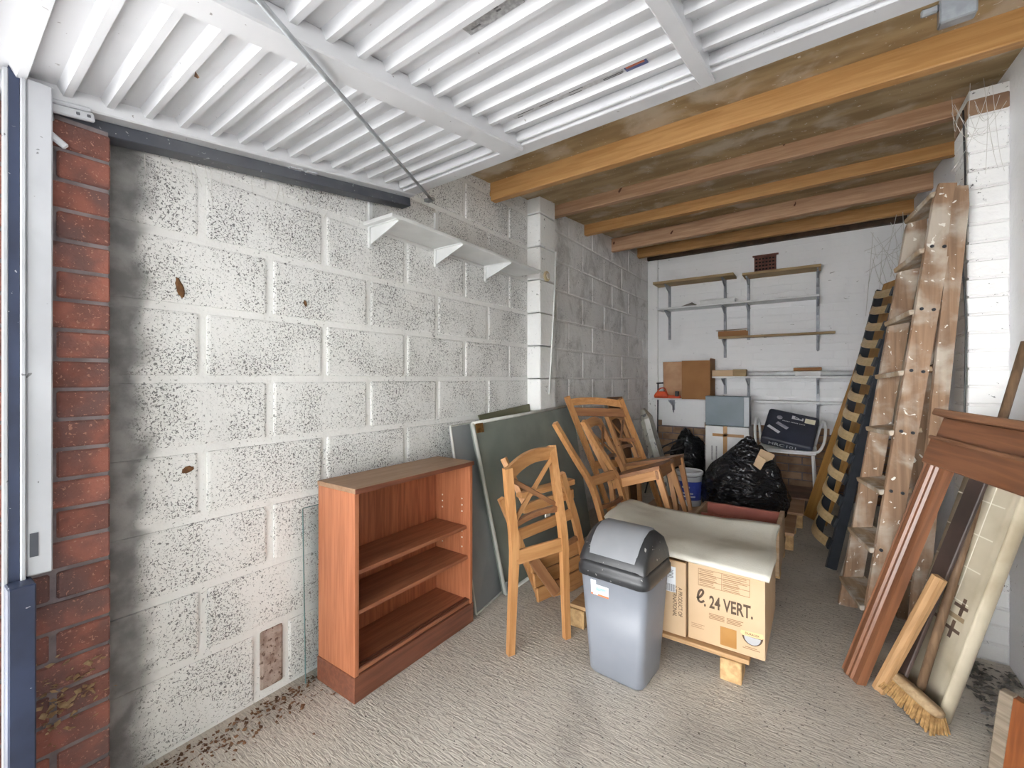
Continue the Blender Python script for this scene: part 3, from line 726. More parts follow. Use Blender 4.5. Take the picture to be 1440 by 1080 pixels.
# beige felt sheet
M_felt = mat('beige_felt', (222, 219, 206), (210, 206, 192), .95, 3, bump=.25, bscale=160, dirt=((168, 160, 140), 4, .5, .75, .6))
def felt():
    NX, NY = 34, 22; V = []; Fc = []
    for j in range(NY+1):
        for i in range(NX+1):
            s, t = i/NX, j/NY
            yb = 2.52-.06*s+.012*math.sin(9*s); yf = 1.862+.012*math.sin(5*s+1)+(.26*max(0, .42-s)/.42)
            x = -.905+(.905-.150)*s+.010*math.sin(6*t)*(1 if s > .5 else .4)
            y = yf+(yb-yf)*t
            z = .432+.010*math.sin(3.2*s+4*t)+.012*math.sin(2.2*math.pi*t)*s
            if t < .16: z -= .020*((.16-t)/.16)**1.3*(.4+.6*s)
            if s < .15: z += .015*math.sin((.15-s)/.15*math.pi*.5)
            z += .004*noise.noise(Vector((x*9, y*9, 0)))
            V.append((x, y, z))
    n = NX+1
    for j in range(NY):
        for i in range(NX): Fc.append((j*n+i, j*n+i+1, (j+1)*n+i+1, (j+1)*n+i))
    me = py_mesh('felt_sheet', V, Fc, True)
    o = obj('felt_sheet', me, M_felt); md = o.modifiers.new('thickness', 'SOLIDIFY'); md.thickness = .012; md.offset = 1
    return tag(o, 'thick beige felt sheet draped over the two cardboard boxes', 'felt')
felt()

# drawer behind the boxes
M_drw = wood('pale_drawer_wood', (206, 180, 146), (186, 156, 120), rough=.6)
M_drr = mat('red_stained_ply', (176, 104, 88), (160, 90, 76), .6, 6)
dr = thing('wooden_drawer', 'open wooden drawer with red-brown inside behind the felt sheet', 'drawer', (-.4, 2.93, .118))
box('side', -.625, -.605, 2.70, 3.14, .118, .345, M_drw, dr, .002); box('side', -.195, -.172, 2.70, 3.14, .118, .355, M_drw, dr, .002)
box('back', -.605, -.195, 3.12, 3.14, .118, .345, M_drr, dr, .002); box('front', -.605, -.195, 2.70, 2.718, .118, .33, M_drr, dr, .002)
box('divider', -.605, -.195, 2.93, 2.942, .118, .325, M_drr, dr, .001); box('bottom', -.605, -.195, 2.718, 3.12, .118, .126, M_drr, dr)
pp_ = obj('paper_scrap', py_mesh('paper_scrap', [(0, 0, 0), (.05, .012, .01), (.06, -.02, .06), (.01, -.03, .065), (0, -.004, 0), (.05, .008, .01), (.06, -.024, .06), (.01, -.034, .065)], [(0, 1, 2, 3), (4, 7, 6, 5), (0, 4, 5, 1), (1, 5, 6, 2), (2, 6, 7, 3), (3, 7, 4, 0)]), M_stw, None, Matrix.Translation((-.38, 2.86, .27)))
tag(pp_, 'scrap of white paper sticking up in the wooden drawer', 'paper')
bt = beam('timber_batten', (-.72, 2.87, .130), (-.64, 3.36, .130), .05, .022, M_pall); tag(bt, 'short pale timber batten lying left of the wooden drawer', 'batten')
# ================================================================ bags, bucket, things at the back
def bag_mat():
    m = bpy.data.materials.new('black_polythene'); t = NT(m); b = t.b
    b.inputs['Base Color'].default_value = lin((24, 25, 29)); b.inputs['Roughness'].default_value = .22
    p = t.coord('object'); h = t.noise(t.coord('object', (1, 1, 2.2)), 7, 3, 2.2, .4)
    t.bump(h, .8, .06); return m
M_bag = bag_mat()
def bag(label, loc, rx, ry, h, seed, peak=(0, 0), amp=.06, group=None, tp=.55):
    bm = bmesh.new(); bmesh.ops.create_icosphere(bm, subdivisions=5, radius=1)
    off = Vector((seed*3.1, seed*1.7, seed))
    for v in bm.verts:
        c = v.co.copy(); r = 1+amp*2.2*noise.noise(c*1.7+off)+amp*1.3*abs(noise.noise(c*4.5+off))+amp*.5*noise.noise(c*10+off)*.4
        c *= r
        zz = max(c.z, -.62); k = (zz+.62)/1.62
        tap = 1-tp*max(0, k)**1.6
        x = c.x*rx*tap+peak[0]*k*k; y = c.y*ry*tap+peak[1]*k*k
        v.co = (x, y, max(0, k)*h)
    me = bm_mesh(bm, 'refuse_bag', True)
    o = obj('refuse_bag', me, M_bag, None, Matrix.Translation(loc)); return tag(o, label, 'bag', group)
bag('large glossy black refuse bag slumped behind the wooden drawer', (-.495, 3.85, .119), .33, .22, .56, 2, (.06, .0), .055)
bag('smaller black refuse bag behind the paint bucket by the bare brick', (-1.13, 4.86, .0), .19, .18, .60, 5, (.0, .0), .10, None, .12)
cp = thing('cardboard_offcut', 'folded tan cardboard offcut resting on the large black bag', 'cardboard', (-.345, 3.80, .50))
beam('flap', (-.375, 3.74, .590), (-.290, 3.80, .545), .008, .10, M_card, cp, up=(.25, .1, 1)); beam('flap', (-.385, 3.72, .555), (-.335, 3.69, .525), .006, .09, M_card, cp, up=(.3, -.1, 1))
M_pail = mat('white_pail', (226, 228, 230), (206, 208, 212), .4, 6); M_blue = mat('blue_label', (52, 66, 150), (70, 84, 164), .4, 20)
bk = thing('paint_bucket', 'white plastic paint bucket with blue label behind the pine chairs', 'bucket', (-.885, 3.845, .119))
lathe('pail', [(.088, 0), (.090, .01), (.101, .25), (.108, .252), (.108, .275), (.103, .28), (.098, .27), (.088, .02), (0.001, .018)], M_pail, bk, (-.885, 3.845, .119))
lab = []; 
V = []; Fc = []
for i in range(17):
    a = math.radians(200+i*9.5)
    for z, r in ((.05, .0945), (.20, .1005)): V.append((r*math.cos(a), r*math.sin(a), z))
for i in range(16): Fc.append((2*i, 2*i+2, 2*i+3, 2*i+1))
blb = obj('label_band', py_mesh('label_band', V, Fc, True), M_blue, bk, Matrix.Translation((-.885, 3.845, .119)))
for z, a0, a1 in ((.10, 240, 300), (.075, 230, 310), (.15, 250, 285)):
    V = []; Fc = []
    for i in range(9):
        a = math.radians(a0+(a1-a0)*i/8)
        for dz in (0, .012): V.append(((.0955+.04*z)*math.cos(a), (.0955+.04*z)*math.sin(a), z+dz))
    for i in range(8): Fc.append((2*i, 2*i+2, 2*i+3, 2*i+1))
    obj('label_print', py_mesh('label_print', V, Fc, True), M_pail, blb, Matrix.Translation((-.885, 3.845, .119)))
tube('bail_handle', arc_pts([(-.985, 3.83, .37), (-.96, 3.75, .365), (-.885, 3.73, .362), (-.81, 3.75, .365), (-.785, 3.83, .37)], 4), .003, M_galv, bk)

# white carton with grey case on top
wc = thing('white_carton', 'tall white carton with brown tape under the grey case by the back wall', 'box', (-.735, 4.84, 0))
M_wc = mat('white_card', (226, 226, 224), (214, 214, 212), .7, 5)
box('body', -.925, -.542, 4.68, 5.0, .0, .692, M_wc, wc, .004)
box('tape', -.765, -.728, 4.677, 4.681, .33, .692, M_tape, wc); box('tape', -.86, -.585, 4.677, 4.681, .595, .622, M_tape, wc); box('tape', -.765, -.728, 4.68, 5.0, .691, .694, M_tape, wc)
for x in (-.93, -.87, -.83): box('print_line', x, x+.012, 4.676, 4.680, .36, .50, M_lab, wc)
gc = thing('grey_case', 'flat slate-grey metal case standing on the white carton', 'case', (-.735, 4.77, .695))
M_slate = mat('slate_metal', (112, 126, 134), (100, 114, 122), .45, 4); M_slate2 = mat('slate_metal_pale', (176, 182, 186), rough=.45)
box('body', -.930, -.541, 4.70, 4.84, .695, .985, M_slate, gc, .006); box('pale_edge', -.588, -.543, 4.694, 4.702, .699, .98, M_slate2, gc, .002)

# white tubular chair with a packed navy cushion
M_wtube = mat('white_tube', (228, 230, 230), (214, 216, 216), .35, 8)
wch = thing('tubular_chair', 'white tubular metal chair by the back wall carrying a packed navy cushion', 'chair', (-.22, 4.65, .13))
lc = thing('low_crate', 'low dark grey crate under the white tubular chair', 'crate', (-.22, 4.78, 0))
M_crate = mat('weathered_crate', (112, 104, 96), (92, 84, 78), .8, 8)
box('body', -.46, -.03, 4.56, 5.05, 0, .105, M_crate, lc, .004); box('lid', -.475, -.02, 4.55, 5.06, .105, .125, mat('brown_crate_lid', (134, 108, 92), (110, 88, 76), .7, 6), lc, .003)
obj('seat', box_mesh('seat', .40, .36, .02, .008, 2), M_wtube, wch, Matrix.Translation((-.235, 4.56, .545)))
tube('seat_tube', arc_pts([(-.44, 4.74, .55), (-.44, 4.42, .545), (-.40, 4.375, .54), (-.07, 4.375, .535), (-.03, 4.42, .54), (-.03, 4.74, .55)], 5), .011, M_wtube, wch)
for x, dx in ((-.435, -.015), (-.045, .015)):
    tube('leg', [(x, 4.41, .54), (x+dx, 4.58, .127)], .010, M_wtube, wch); tube('leg', [(x, 4.72, .54), (x+dx*1.5, 4.93, .127)], .010, M_wtube, wch)
tube('armrest', arc_pts([(-.045, 4.40, .545), (.0, 4.42, .56), (.035, 4.50, .63), (.045, 4.60, .74), (.03, 4.70, .78), (.0, 4.74, .70), (-.03, 4.74, .56)], 5), .011, M_wtube, wch)
tube('armrest', arc_pts([(-.445, 4.40, .55), (-.462, 4.42, .62), (-.468, 4.46, .74), (-.468, 4.60, .80), (-.462, 4.72, .74), (-.45, 4.74, .56)], 5), .011, M_wtube, wch)
M_navyf = mat('navy_fabric', (44, 48, 60), (54, 58, 70), .45, 6, bump=.15, bscale=20); M_prt = mat('white_print', (205, 208, 212), rough=.5); M_cream = mat('cream_label', (226, 222, 196), rough=.6); M_greyp = mat('grey_picture', (130, 132, 142), (168, 168, 176), .5, 20)
nv = thing('packed_cushion', 'packed navy cushion in clear wrap with white print lying on the white chair', 'cushion', (-.22, 4.5, .56))
CO = Vector((-.232, 4.395, .612)); rt = Vector((.385, 0, -.078)).normalized(); upv = Vector((.07, .26, .245)); upv = (upv-rt*upv.dot(rt)).normalized(); nn = rt.cross(upv)
NM = Matrix((rt, upv, nn)).transposed().to_4x4(); NM.translation = CO
obj('body', box_mesh('body', .385, .36, .10, .03, 4), M_navyf, nv, NM @ Matrix.Translation((0, .18, -.05)))
for p in nv.children[0].data.polygons: p.use_smooth = True
Z3 = lambda x, y, z=.0005: NM @ Matrix.Translation((x, y, z))
obj('print', box_mesh('print', .082, .012, .001), M_prt, nv, Z3(.035, .285)); obj('print', box_mesh('print', .010, .03, .001), M_prt, nv, Z3(.075, .292)); obj('print', box_mesh('print', .022, .028, .001), M_prt, nv, Z3(.005, .302)); obj('print', box_mesh('print', .04, .006, .001), M_prt, nv, Z3(.03, .302) @ Matrix.Rotation(-.4, 4, 'Z'))
obj('label', box_mesh('label', .075, .052, .001), M_cream, nv, Z3(.13, .288))
obj('picture', box_mesh('picture', .10, .030, .001), M_greyp, nv, Z3(-.06, .18) @ Matrix.Rotation(-.45, 4, 'Z')); obj('picture', box_mesh('picture', .11, .026, .001), M_prt, nv, Z3(-.115, .12) @ Matrix.Rotation(-.5, 4, 'Z'))
ds = bmesh.new(); bmesh.ops.create_circle(ds, cap_ends=True, segments=18, radius=.022); obj('picture', bm_mesh(ds, 'picture'), M_greyp, nv, Z3(-.095, .265))
for i in range(14): obj('print_mark', box_mesh('print_mark', .007, .008, .001), M_prt, nv, Z3(-.065+i*.0115+(.006 if i > 4 else 0)+(.006 if i > 9 else 0), .238))
text('printed_text', 'HRC101', .052, M_prt, nv, NM @ Matrix.Translation((-.02, .0, -.05)) @ Matrix.Rotation(math.pi/2, 4, 'X') @ Matrix.Translation((0, 0, .0006)), xs=1.2)

# tools and wrapped things in the back left corner
M_poly = mat('cloudy_plastic', (176, 174, 164), (150, 148, 138), .3, 6, spots=((90, 90, 92), 25, .36), bump=.5, bscale=14)
sk = sweep('plastic_sack', [(-1.10, 4.02, .125), (-1.17, 4.03, .35), (-1.25, 4.02, .62), (-1.29, 4.0, .80), (-1.325, 3.99, .88)], [(-.075, -.04), (.075, -.045), (.085, .0), (.07, .045), (-.07, .04), (-.085, 0)], M_poly, None, ref=(1, 0, .3), scales=[1, 1, 1, .9, .35])
tag(sk, 'tall cloudy plastic sack leaning in the back corner by the chairs', 'sack')
bo, _, _ = leaning_panel('brown_board', 'brown hardboard panel leaning on the grimy wall behind the plastic sack', 'board', (-1.40, 3.72, .004), (-1.40, 4.12, .004), (-1.56, 3.74, .99), (-1.56, 4.10, .985), .012, mat('hardboard', (132, 96, 66), (112, 80, 54), .6, 5))
M_dkm = mat('dark_metal', (66, 68, 72), (52, 54, 58), .5, 10, metal=.3)
tl_ = thing('garden_tool', 'thin dark metal rod with T handle leaning in the back left corner', 'tool', (-1.52, 5.0, 0))
tube('shaft', [(-1.50, 5.02, .0), (-1.515, 5.10, 1.10)], .008, M_dkm, tl_); tube('handle', [(-1.515+.065, 5.095, 1.108), (-1.515-.015, 5.105, 1.102)], .009, M_dkm, tl_)
M_wire = mat('dark_wire', (44, 44, 46), rough=.4)
fr_ = thing('folded_trolley', 'dark folded wire frame jutting out beside the smaller black bag', 'trolley', (-1.30, 4.5, 0))
for pts in (((-1.42, 4.35, .02), (-1.34, 4.45, .40), (-1.20, 4.55, .52), (-1.10, 4.62, .55)), ((-1.40, 4.55, .02), (-1.32, 4.58, .36), (-1.18, 4.62, .44), (-1.12, 4.60, .47)), ((-1.36, 4.38, .36), (-1.28, 4.52, .40), (-1.22, 4.62, .40))):
    tube('bar', arc_pts(pts, 4), .008, M_wire, fr_)

# ================================================================ shelves on the back wall
M_oakt = wood('tan_shelf_board', (176, 152, 112), (152, 128, 90), rough=.7); M_ws = mat('white_shelf', (230, 231, 230), (218, 219, 218), .5, 6); M_up = mat('grey_upright', (160, 163, 168), (140, 143, 148), .45, 20, metal=.3)
def upright(label, x, z0, z1, brs):
    th = thing('shelf_upright', label, 'shelf upright', (x, BY, z0), 'slotted uprights on the back wall')
    box('slotted_rail', x-.013, x+.013, BY-.018, BY-.001, z0, z1, M_up, th, .001)
    for z, d in brs:
        c = Vector((x, BY-.018, z)); n = 5
        prof = [(0, 0), (-d, 0), (-d, -.012), (-.03, -.07), (0, -.15)]
        v = [(x-.007, BY-.018+a, z+b) for a, b in prof]+[(x+.007, BY-.018+a, z+b) for a, b in prof]
        M0 = WM[th.name]
        obj('bracket', py_mesh('bracket', [M0.inverted() @ Vector(p) for p in v], [(0, 1, 2, 3, 4), (9, 8, 7, 6, 5)]+[(i, (i+1) % 5, 5+(i+1) % 5, 5+i) for i in range(5)]), M_up, th, M0)
upright('grey slotted upright at the left end of the upper shelves', -1.404, 1.60, 2.215, ((2.208, .18), (1.918, .18)))
upright('grey slotted upright below the right end of the left tan shelf', -.825, 1.38, 2.215, ((2.208, .18), (1.918, .18), (1.57, .16)))
upright('grey slotted upright below the left end of the right tan shelf', -.602, 1.56, 2.195, ((2.19, .18), (1.918, .18)))
upright('grey slotted upright at the right end of the upper shelves', -.011, 1.43, 2.20, ((2.19, .18), (1.918, .18), (1.57, .16)))
upright('short grey upright below the middle of the long lower shelf', -.602, .60, 1.165, ((1.160, .18),)); upright('short grey upright below the left part of the long lower shelf', -.825, .99, 1.165, ((1.160, .18),)); upright('short grey upright below the right part of the long lower shelf', -.011, .60, 1.165, ((1.160, .18), (.918, .15)))
upright('stub upright below the low shelf holding the brown box', -1.36, .80, .925, ((.922, .18),))
def shelf(label, x0, x1, y0, y1, z0, z1, m, tilt=0):
    o = box('shelf_board', x0, x1, y0, y1, z0, z1, m, None, .002); return tag(o, label, 'shelf', 'shelf boards on the back wall')
shelf('tan wooden top shelf board at the left of the airbrick', -1.53, -.715, 4.955, BY-.004, 2.210, 2.236, M_oakt)
shelf('tan wooden top shelf board below the airbrick', -.635, .015, 4.955, BY-.004, 2.192, 2.216, M_oakt)
shelf('long white shelf board second from the top', -1.485, .0, 4.955, BY-.004, 1.920, 1.938, M_ws)
shelf('narrow tan wooden strip shelf in the middle of the back wall', -.86, .122, 4.985, 5.06, 1.572, 1.592, M_oakt)
shelf('long white lower shelf board carrying white tubes', -.955, .26, 4.955, BY-.004, 1.162, 1.180, M_ws)
shelf('short white shelf board low at the left under the brown box', -1.53, -.90, 4.93, BY-.004, .924, .940, M_ws)
shelf('lowest narrow white shelf above the white chair', -.56, .19, 5.03, BY-.004, .920, .938, M_ws)
w1 = thing('white_box', 'slim white box lying on the long white upper shelf', 'box', (-.86, 4.99, 1.938)); box('body', -1.03, -.70, 4.95, 5.04, 1.938, 1.978, M_ws, w1, .002); box('lid', -1.035, -.695, 4.945, 5.045, 1.966, 1.980, M_ws, w1, .002)
rg = obj('rag', py_mesh('rag', [(-.09, -.04, 0), (.08, -.05, 0), (.10, .05, 0), (-.07, .05, 0), (.03, 0, .045), (-.03, .01, .02)], [(0, 1, 4, 5), (1, 2, 4), (2, 3, 5, 4), (3, 0, 5), (0, 3, 2, 1)]), mat('grey_rag', (140, 134, 126), rough=.9), None, Matrix.Translation((-1.16, 5.03, 1.938))); tag(rg, 'crumpled grey rag on the long white upper shelf', 'rag')
w2 = thing('cardboard_tray', 'small cardboard tray on the left end of the tan strip shelf', 'tray', (-.73, 5.03, 1.592)); box('bottom', -.86, -.60, 4.97, 5.10, 1.592, 1.598, M_card2, w2); box('front', -.86, -.60, 4.968, 4.973, 1.592, 1.645, M_card2, w2); box('back', -.86, -.60, 5.098, 5.103, 1.592, 1.65, M_card2, w2); beam('flap', (-.875, 4.95, 1.650), (-.59, 4.95, 1.655), .05, .003, M_oakt, w2)
for i, (x0, x1, z, y) in enumerate(((-.60, .27, 1.262, 5.15), (-.58, .265, 1.205, 5.12))):
    t_ = tube('white_tube', [(x0, y, z if i else 1.205+.0), (x1, y, z if i else 1.205)], .024, M_wtube, None, 14)
    tag(t_, ('rear white plastic tube lying on the long lower shelf', 'front white plastic tube lying on the long lower shelf')[i], 'tube', 'tubes on the lower shelf')
    if i == 0: t_.location.z += 0
    else: t_.location.y -= .06
w3 = thing('cardboard_strip', 'long brown cardboard strip on the left end of the lower shelf', 'cardboard', (-.78, 5.0, 1.181)); box('body', -.93, -.62, 4.96, 5.06, 1.181, 1.245, M_card, w3, .003); box('end_block', -.72, -.60, 4.955, 5.05, 1.181, 1.25, M_oakt, w3, .003)
w4 = thing('flat_carton', 'flat white and brown carton on the right of the lower shelf', 'box', (-.08, 4.99, 1.181)); box('body', -.19, .01, 4.945, 5.03, 1.181, 1.225, M_wc, w4, .002); beam('lid', (-.20, 4.985, 1.243), (.02, 4.985, 1.248), .10, .03, M_card2, w4)
bxb = thing('brown_box', 'open brown cardboard box on the low left shelf', 'box', (-1.05, 4.97, .94)); box('front', -1.195, -.915, 4.86, 4.866, .941, 1.345, M_card2, bxb); box('side', -1.195, -1.19, 4.866, 5.12, .941, 1.34, M_card2, bxb); box('side', -.92, -.915, 4.866, 5.12, .941, 1.36, M_card2, bxb); box('back', -1.195, -.915, 5.115, 5.12, .941, 1.35, M_card2, bxb); box('bottom', -1.19, -.92, 4.866, 5.115, .941, .947, M_card2, bxb)
beam('flap', (-.918, 4.87, 1.352), (-.918, 5.11, 1.352), .004, .03, M_card2, bxb, up=(.4, 0, 1))
pb_ = loft('paper_bag', [(rrect(.11, .07, .02, 3), 0), (rrect(.115, .072, .02, 3), .25), (rrect(.12, .06, .02, 3), .40)], mat('kraft_paper', (196, 158, 124), (178, 138, 104), .8, 8, bump=.4, bscale=14), None, Matrix.Translation((-1.315, 5.06, .941)), True, True, False)
tag(pb_, 'open brown paper bag left of the brown box on the low shelf', 'paper bag')
M_org = mat('orange_plastic', (226, 92, 48), (206, 76, 40), .4, 8)
og = thing('orange_hand_tool', 'orange plastic hand tool with black grip on the low left shelf', 'tool', (-1.40, 4.95, .941))
loft('body', [(rrect(.075, .03, .02, 4), 0), (rrect(.08, .035, .025, 4), .03), (rrect(.06, .03, .02, 4), .06), (rrect(.03, .02, .01, 4), .075)], M_org, og, Matrix.Translation((-1.435, 4.96, .941)))
tube('handle', arc_pts([(-1.49, 4.95, .99), (-1.45, 4.95, 1.045), (-1.40, 4.95, 1.05), (-1.375, 4.95, 1.0)], 4), .007, M_org, og); box('nozzle', -1.36, -1.23, 4.94, 4.97, .943, .975, M_org, og, .006); box('grip', -1.285, -1.245, 4.93, 4.955, .965, 1.02, M_wire, og, .006)

# ================================================================ shelf on the left wall
ls = thing('wall_shelf', 'long narrow white shelf on three brackets high on the block wall', 'shelf', (LX, 1.87, 1.83))
box('board', LX+.003, -1.452, 1.215, 2.41, 1.832, 1.848, M_ws, ls, .002)
for y in (1.252, 1.662, 2.082):
    br = box('upright', LX-.002, LX+.012, y-.010, y+.010, 1.74, 2.02 if y < 2 else 1.84, M_ws, ls, .001)
    v = [(LX+.010, y-.003, 1.83), (-1.455, y-.003, 1.831), (-1.455, y-.003, 1.822), (LX+.010, y-.003, 1.755)]; v += [(a, b+.006, c) for a, b, c in v]
    obj('bracket', py_mesh('bracket', v, [(0, 1, 2, 3), (7, 6, 5, 4)]+[(i, (i+1) % 4, 4+(i+1) % 4, 4+i) for i in range(4)]), M_ws, br, Matrix())
    box('bracket_flange', LX+.010, -1.452, y-.012, y+.012, 1.829, 1.832, M_ws, br)
sk_ = thing('junction_box', 'round cream junction box on the white wall pier', 'socket', (-1.548, 2.64, 1.866))
def disc(name, c, r, t, m, parent, axis=(1, 0, 0), n=20):
    c = Vector(c); a = Vector(axis).normalized(); return sweep(name, [c, c+a*t*.7, c+a*t], circp(r, n), m, parent, (0.02, .03, 1), False, [1, 1, .8])
disc('base', (-1.553, 2.640, 1.866), .036, .016, mat('cream_plastic', (216, 198, 160), rough=.5), sk_); disc('cap', (-1.537, 2.640, 1.866), .020, .006, M_peg, sk_)
cd_ = tube('conduit', arc_pts([(-1.543, 2.760, 2.06), (-1.54, 2.74, 1.80), (-1.540, 2.705, 1.45), (-1.54, 2.66, 1.05)], 5), .006, M_ws); tag(cd_, 'thin white conduit running down the white wall pier', 'conduit')
M_mud = mat('mud_nest', (122, 86, 52), (96, 64, 40), .9, 40)
for (y, z, a, b, lab_) in ((.540, 1.443, .010, .030, 'long brown mud nest stuck high on the block wall near the brick pier'), (.951, 1.452, .006, .012, 'tiny brown spot on the block wall above the bookcase'), (.561, .870, .016, .010, 'round brown mud nest low on the block wall near the brick pier')):
    bm = bmesh.new(); bmesh.ops.create_icosphere(bm, subdivisions=3, radius=1)
    for v_ in bm.verts:
        k = 1+.35*noise.noise(v_.co*2.2+Vector((y*9, 0, 0))); v_.co = (v_.co.x*.006*k, v_.co.y*a*k, v_.co.z*b*k)
    o = obj('mud_nest', bm_mesh(bm, 'mud_nest', True), M_mud, None, Matrix.Translation((LX+.001, y, z)) @ Matrix.Rotation(.25, 4, 'X')); tag(o, lab_, 'mud nest')
# ================================================================ things leaning on the right
# long yellow-brown plank
M_plank = wood('yellow_plank', (196, 150, 84), (178, 130, 66), scale=1.6, rough=.5, vary=0)
pk = beam('long_plank', (-.030, 4.318, .012), (.522, 4.69, 1.955), .30, .03, M_plank, None, up=(-.90, -.43, .30)); tag(pk, 'long yellow-brown plank leaning in the back right corner behind the bed slats', 'plank')
# slatted bed base
M_blk = mat('black_bed_rail', (54, 58, 64), (44, 48, 54), .4, 10); M_slaty = wood('birch_slat', (214, 188, 140), (196, 168, 120), rough=.5, vary=.05, axis=1)
bd = thing('bed_slat_base', 'sprung bed base of pale curved slats on black rails leaning right of the plank', 'bed base', (.057, 3.31, 0))
b0, b1 = Vector((.057, 3.31, 0.0)), Vector((.470, 4.10, 1.80)); off = Vector((-.075, .42, .05)); ax = (b1-b0).normalized(); nb = ax.cross(off).normalized()
if nb.x > 0: nb = -nb
beam('side_rail', b0, b1, .030, .055, M_blk, bd, up=tuple(nb)); beam('side_rail', b0+off+ax*.02, b1+off, .030, .055, M_blk, bd, up=tuple(nb))
L_ = (b1-b0).length
for i in range(14):
    a = b0+ax*(.14+(L_-.18)*i/13); bow = .048-.0022*i; sv = off*.98
    pts = [a+sv*(j/8)+nb*(.028+bow*math.sin(math.pi*j/8))-ax*(.020*math.sin(math.pi*j/8)) for j in range(9)]
    sweep('slat', pts, rectp(.058, .008), M_slaty, bd, ref=tuple(nb)); 
    cpb = beam('slat_cap', a+nb*.034-sv.normalized()*.012, a+nb*.036+sv.normalized()*.035, .066, .016, M_blk, bd, up=tuple(nb), bev=.003)
# white batten and grey timber behind the ladder
M_pb = mat('dirty_white_batten', (206, 200, 188), (176, 168, 154), .7, 8); M_gt = wood('grey_timber', (150, 136, 118), (118, 104, 88), rough=.85)
o = beam('white_batten', (.115, 3.20, .012), (.43, 3.70, 1.15), .045, .012, M_pb, None, up=(-.6, .5, .1)); tag(o, 'thin dirty white batten leaning between bed slats and ladder', 'batten')
o = beam('rough_timber', (.30, 3.32, .02), (.47, 3.52, 1.92), .10, .03, M_gt, None, up=(-1, .3, .1)); tag(o, 'rough grey timber plank standing behind the wooden stepladder', 'timber')
# wooden stepladder, folded
M_lad = wood('worn_ladder_wood', (152, 120, 92), (122, 94, 72), scale=2, rough=.8, vary=.05, spots=((222, 218, 208), 38, .285), dirt=((190, 182, 168), 7, .5, .72, .6))
M_ladz = wood('worn_ladder_stile', (154, 124, 98), (124, 98, 76), scale=2, axis=2, rough=.8, vary=.05, spots=((222, 218, 208), 38, .30), dirt=((196, 188, 174), 7, .44, .68, .75))
M_step = wood('worn_step_wood', (176, 152, 122), (146, 122, 94), axis=0, rough=.85, vary=.05, spots=((222, 218, 208), 38, .29), dirt=((204, 200, 190), 8, .45, .68, .7))
ld = thing('stepladder', 'folded wooden stepladder splashed with white paint leaning on the right pier', 'ladder', (.17, 2.68, 0))
s0a, s0b = Vector((.118, 2.825, 0)), Vector((.389, 2.835, 1.95)); s1a, s1b = Vector((.185, 2.50, 0)), Vector((.440, 2.555, 1.975))
acr = ((s1a-s0a)).normalized(); dirL = ((s0b-s0a)).normalized(); nl = acr.cross(dirL).normalized()
if nl.x > 0: nl = -nl
def stile(a, b, w=.078, t=.024):
    d = (b-a).normalized(); pts = [a, lerp(a, b, .5), lerp(a, b, .96), b]
    return sweep('stile', pts, rectp(w, t), M_ladz, ld, ref=tuple(acr), scales=[1, 1, 1, .72])
for a, b in ((s0a, s0b), (s1a, s1b)): stile(a, b)
for i in range(7):
    k = .075+.132*i; a, b = lerp(s0a, s0b, k)+nl*.0, lerp(s1a, s1b, k)+nl*.0
    beam('tread', a, b, .115, .022, M_step, ld, up=(-.18, 0, 1))
    for q in (-.02, .02): disc('bolt', lerp(s1a, s1b, k)+acr*.012+nl*q, .007, .006, M_dkm, ld, tuple(acr), 8)
r0a, r1a = Vector((.335, 2.83, 0)), Vector((.335, 2.545, .0)); r0b, r1b = Vector((.455, 2.835, 1.93)), Vector((.482, 2.560, 1.955))
for a, b in ((r0a, r0b), (r1a, r1b)): stile(a, b, .055, .022)
for k in (.25, .62, .90): beam('rear_brace', lerp(r0a, r0b, k), lerp(r1a, r1b, k), .05, .018, M_lad, ld, up=tuple(dirL))
beam('top_board', s0b-nl*.0-dirL*.03, s1b-dirL*.03, .10, .022, M_step, ld, up=(-.18, 0, 1))
# cable on the pier
cbl = tube('cable', arc_pts([(.494, 2.592, 2.28), (.500, 2.590, 1.95), (.490, 2.588, 1.70), (.502, 2.59, 1.4), (.498, 2.588, 1.05), (.503, 2.592, .8)], 5), .0035, M_wire); tag(cbl, 'thin black cable hanging down the edge of the right pier', 'cable')
# fire surround
M_sur = wood('varnished_surround', (138, 92, 64), (110, 72, 50), scale=2, rough=.28, vary=.05); M_surd = wood('dull_surround', (140, 100, 74), (114, 80, 58), scale=2, rough=.5, vary=.05)
su = thing('fire_surround', 'varnished reddish wooden fire surround leaning against the right wall', 'fire surround', (.13, 2.15, 0))
fa = Vector((.090, 2.205, .0)); fb_ = Vector((.402, 2.303, 1.030)); jd = (fb_-fa).normalized(); rd = Vector((.30, -.954, -.06)); rd = (rd-jd*rd.dot(jd)*.6).normalized()
ns = jd.cross(rd).normalized()
if ns.x > 0: ns = -ns
jl = (fb_-fa).length
def jamb(origin):
    prof = [(.0, -.025), (.092, -.025), (.092, .004), (.066, .007), (.061, .015), (.048, .014), (.044, .022), (.028, .023), (.023, .017), (.010, .016), (.005, .020), (.0, .018)]
    M = Matrix((jd, rd, ns)).transposed().to_4x4(); M.translation = origin
    n_ = len(prof); Lj = jl-.15
    v = [(0, a, b) for a, b in prof]+[(Lj, a, b) for a, b in prof]
    o = obj('jamb', py_mesh('jamb', v, [(i, (i+1) % n_, n_+(i+1) % n_, n_+i) for i in range(n_)]+[tuple(range(n_)), tuple(range(2*n_-1, n_-1, -1))]), M_sur, su, M)
    return o
jamb(fa)
RL = .68
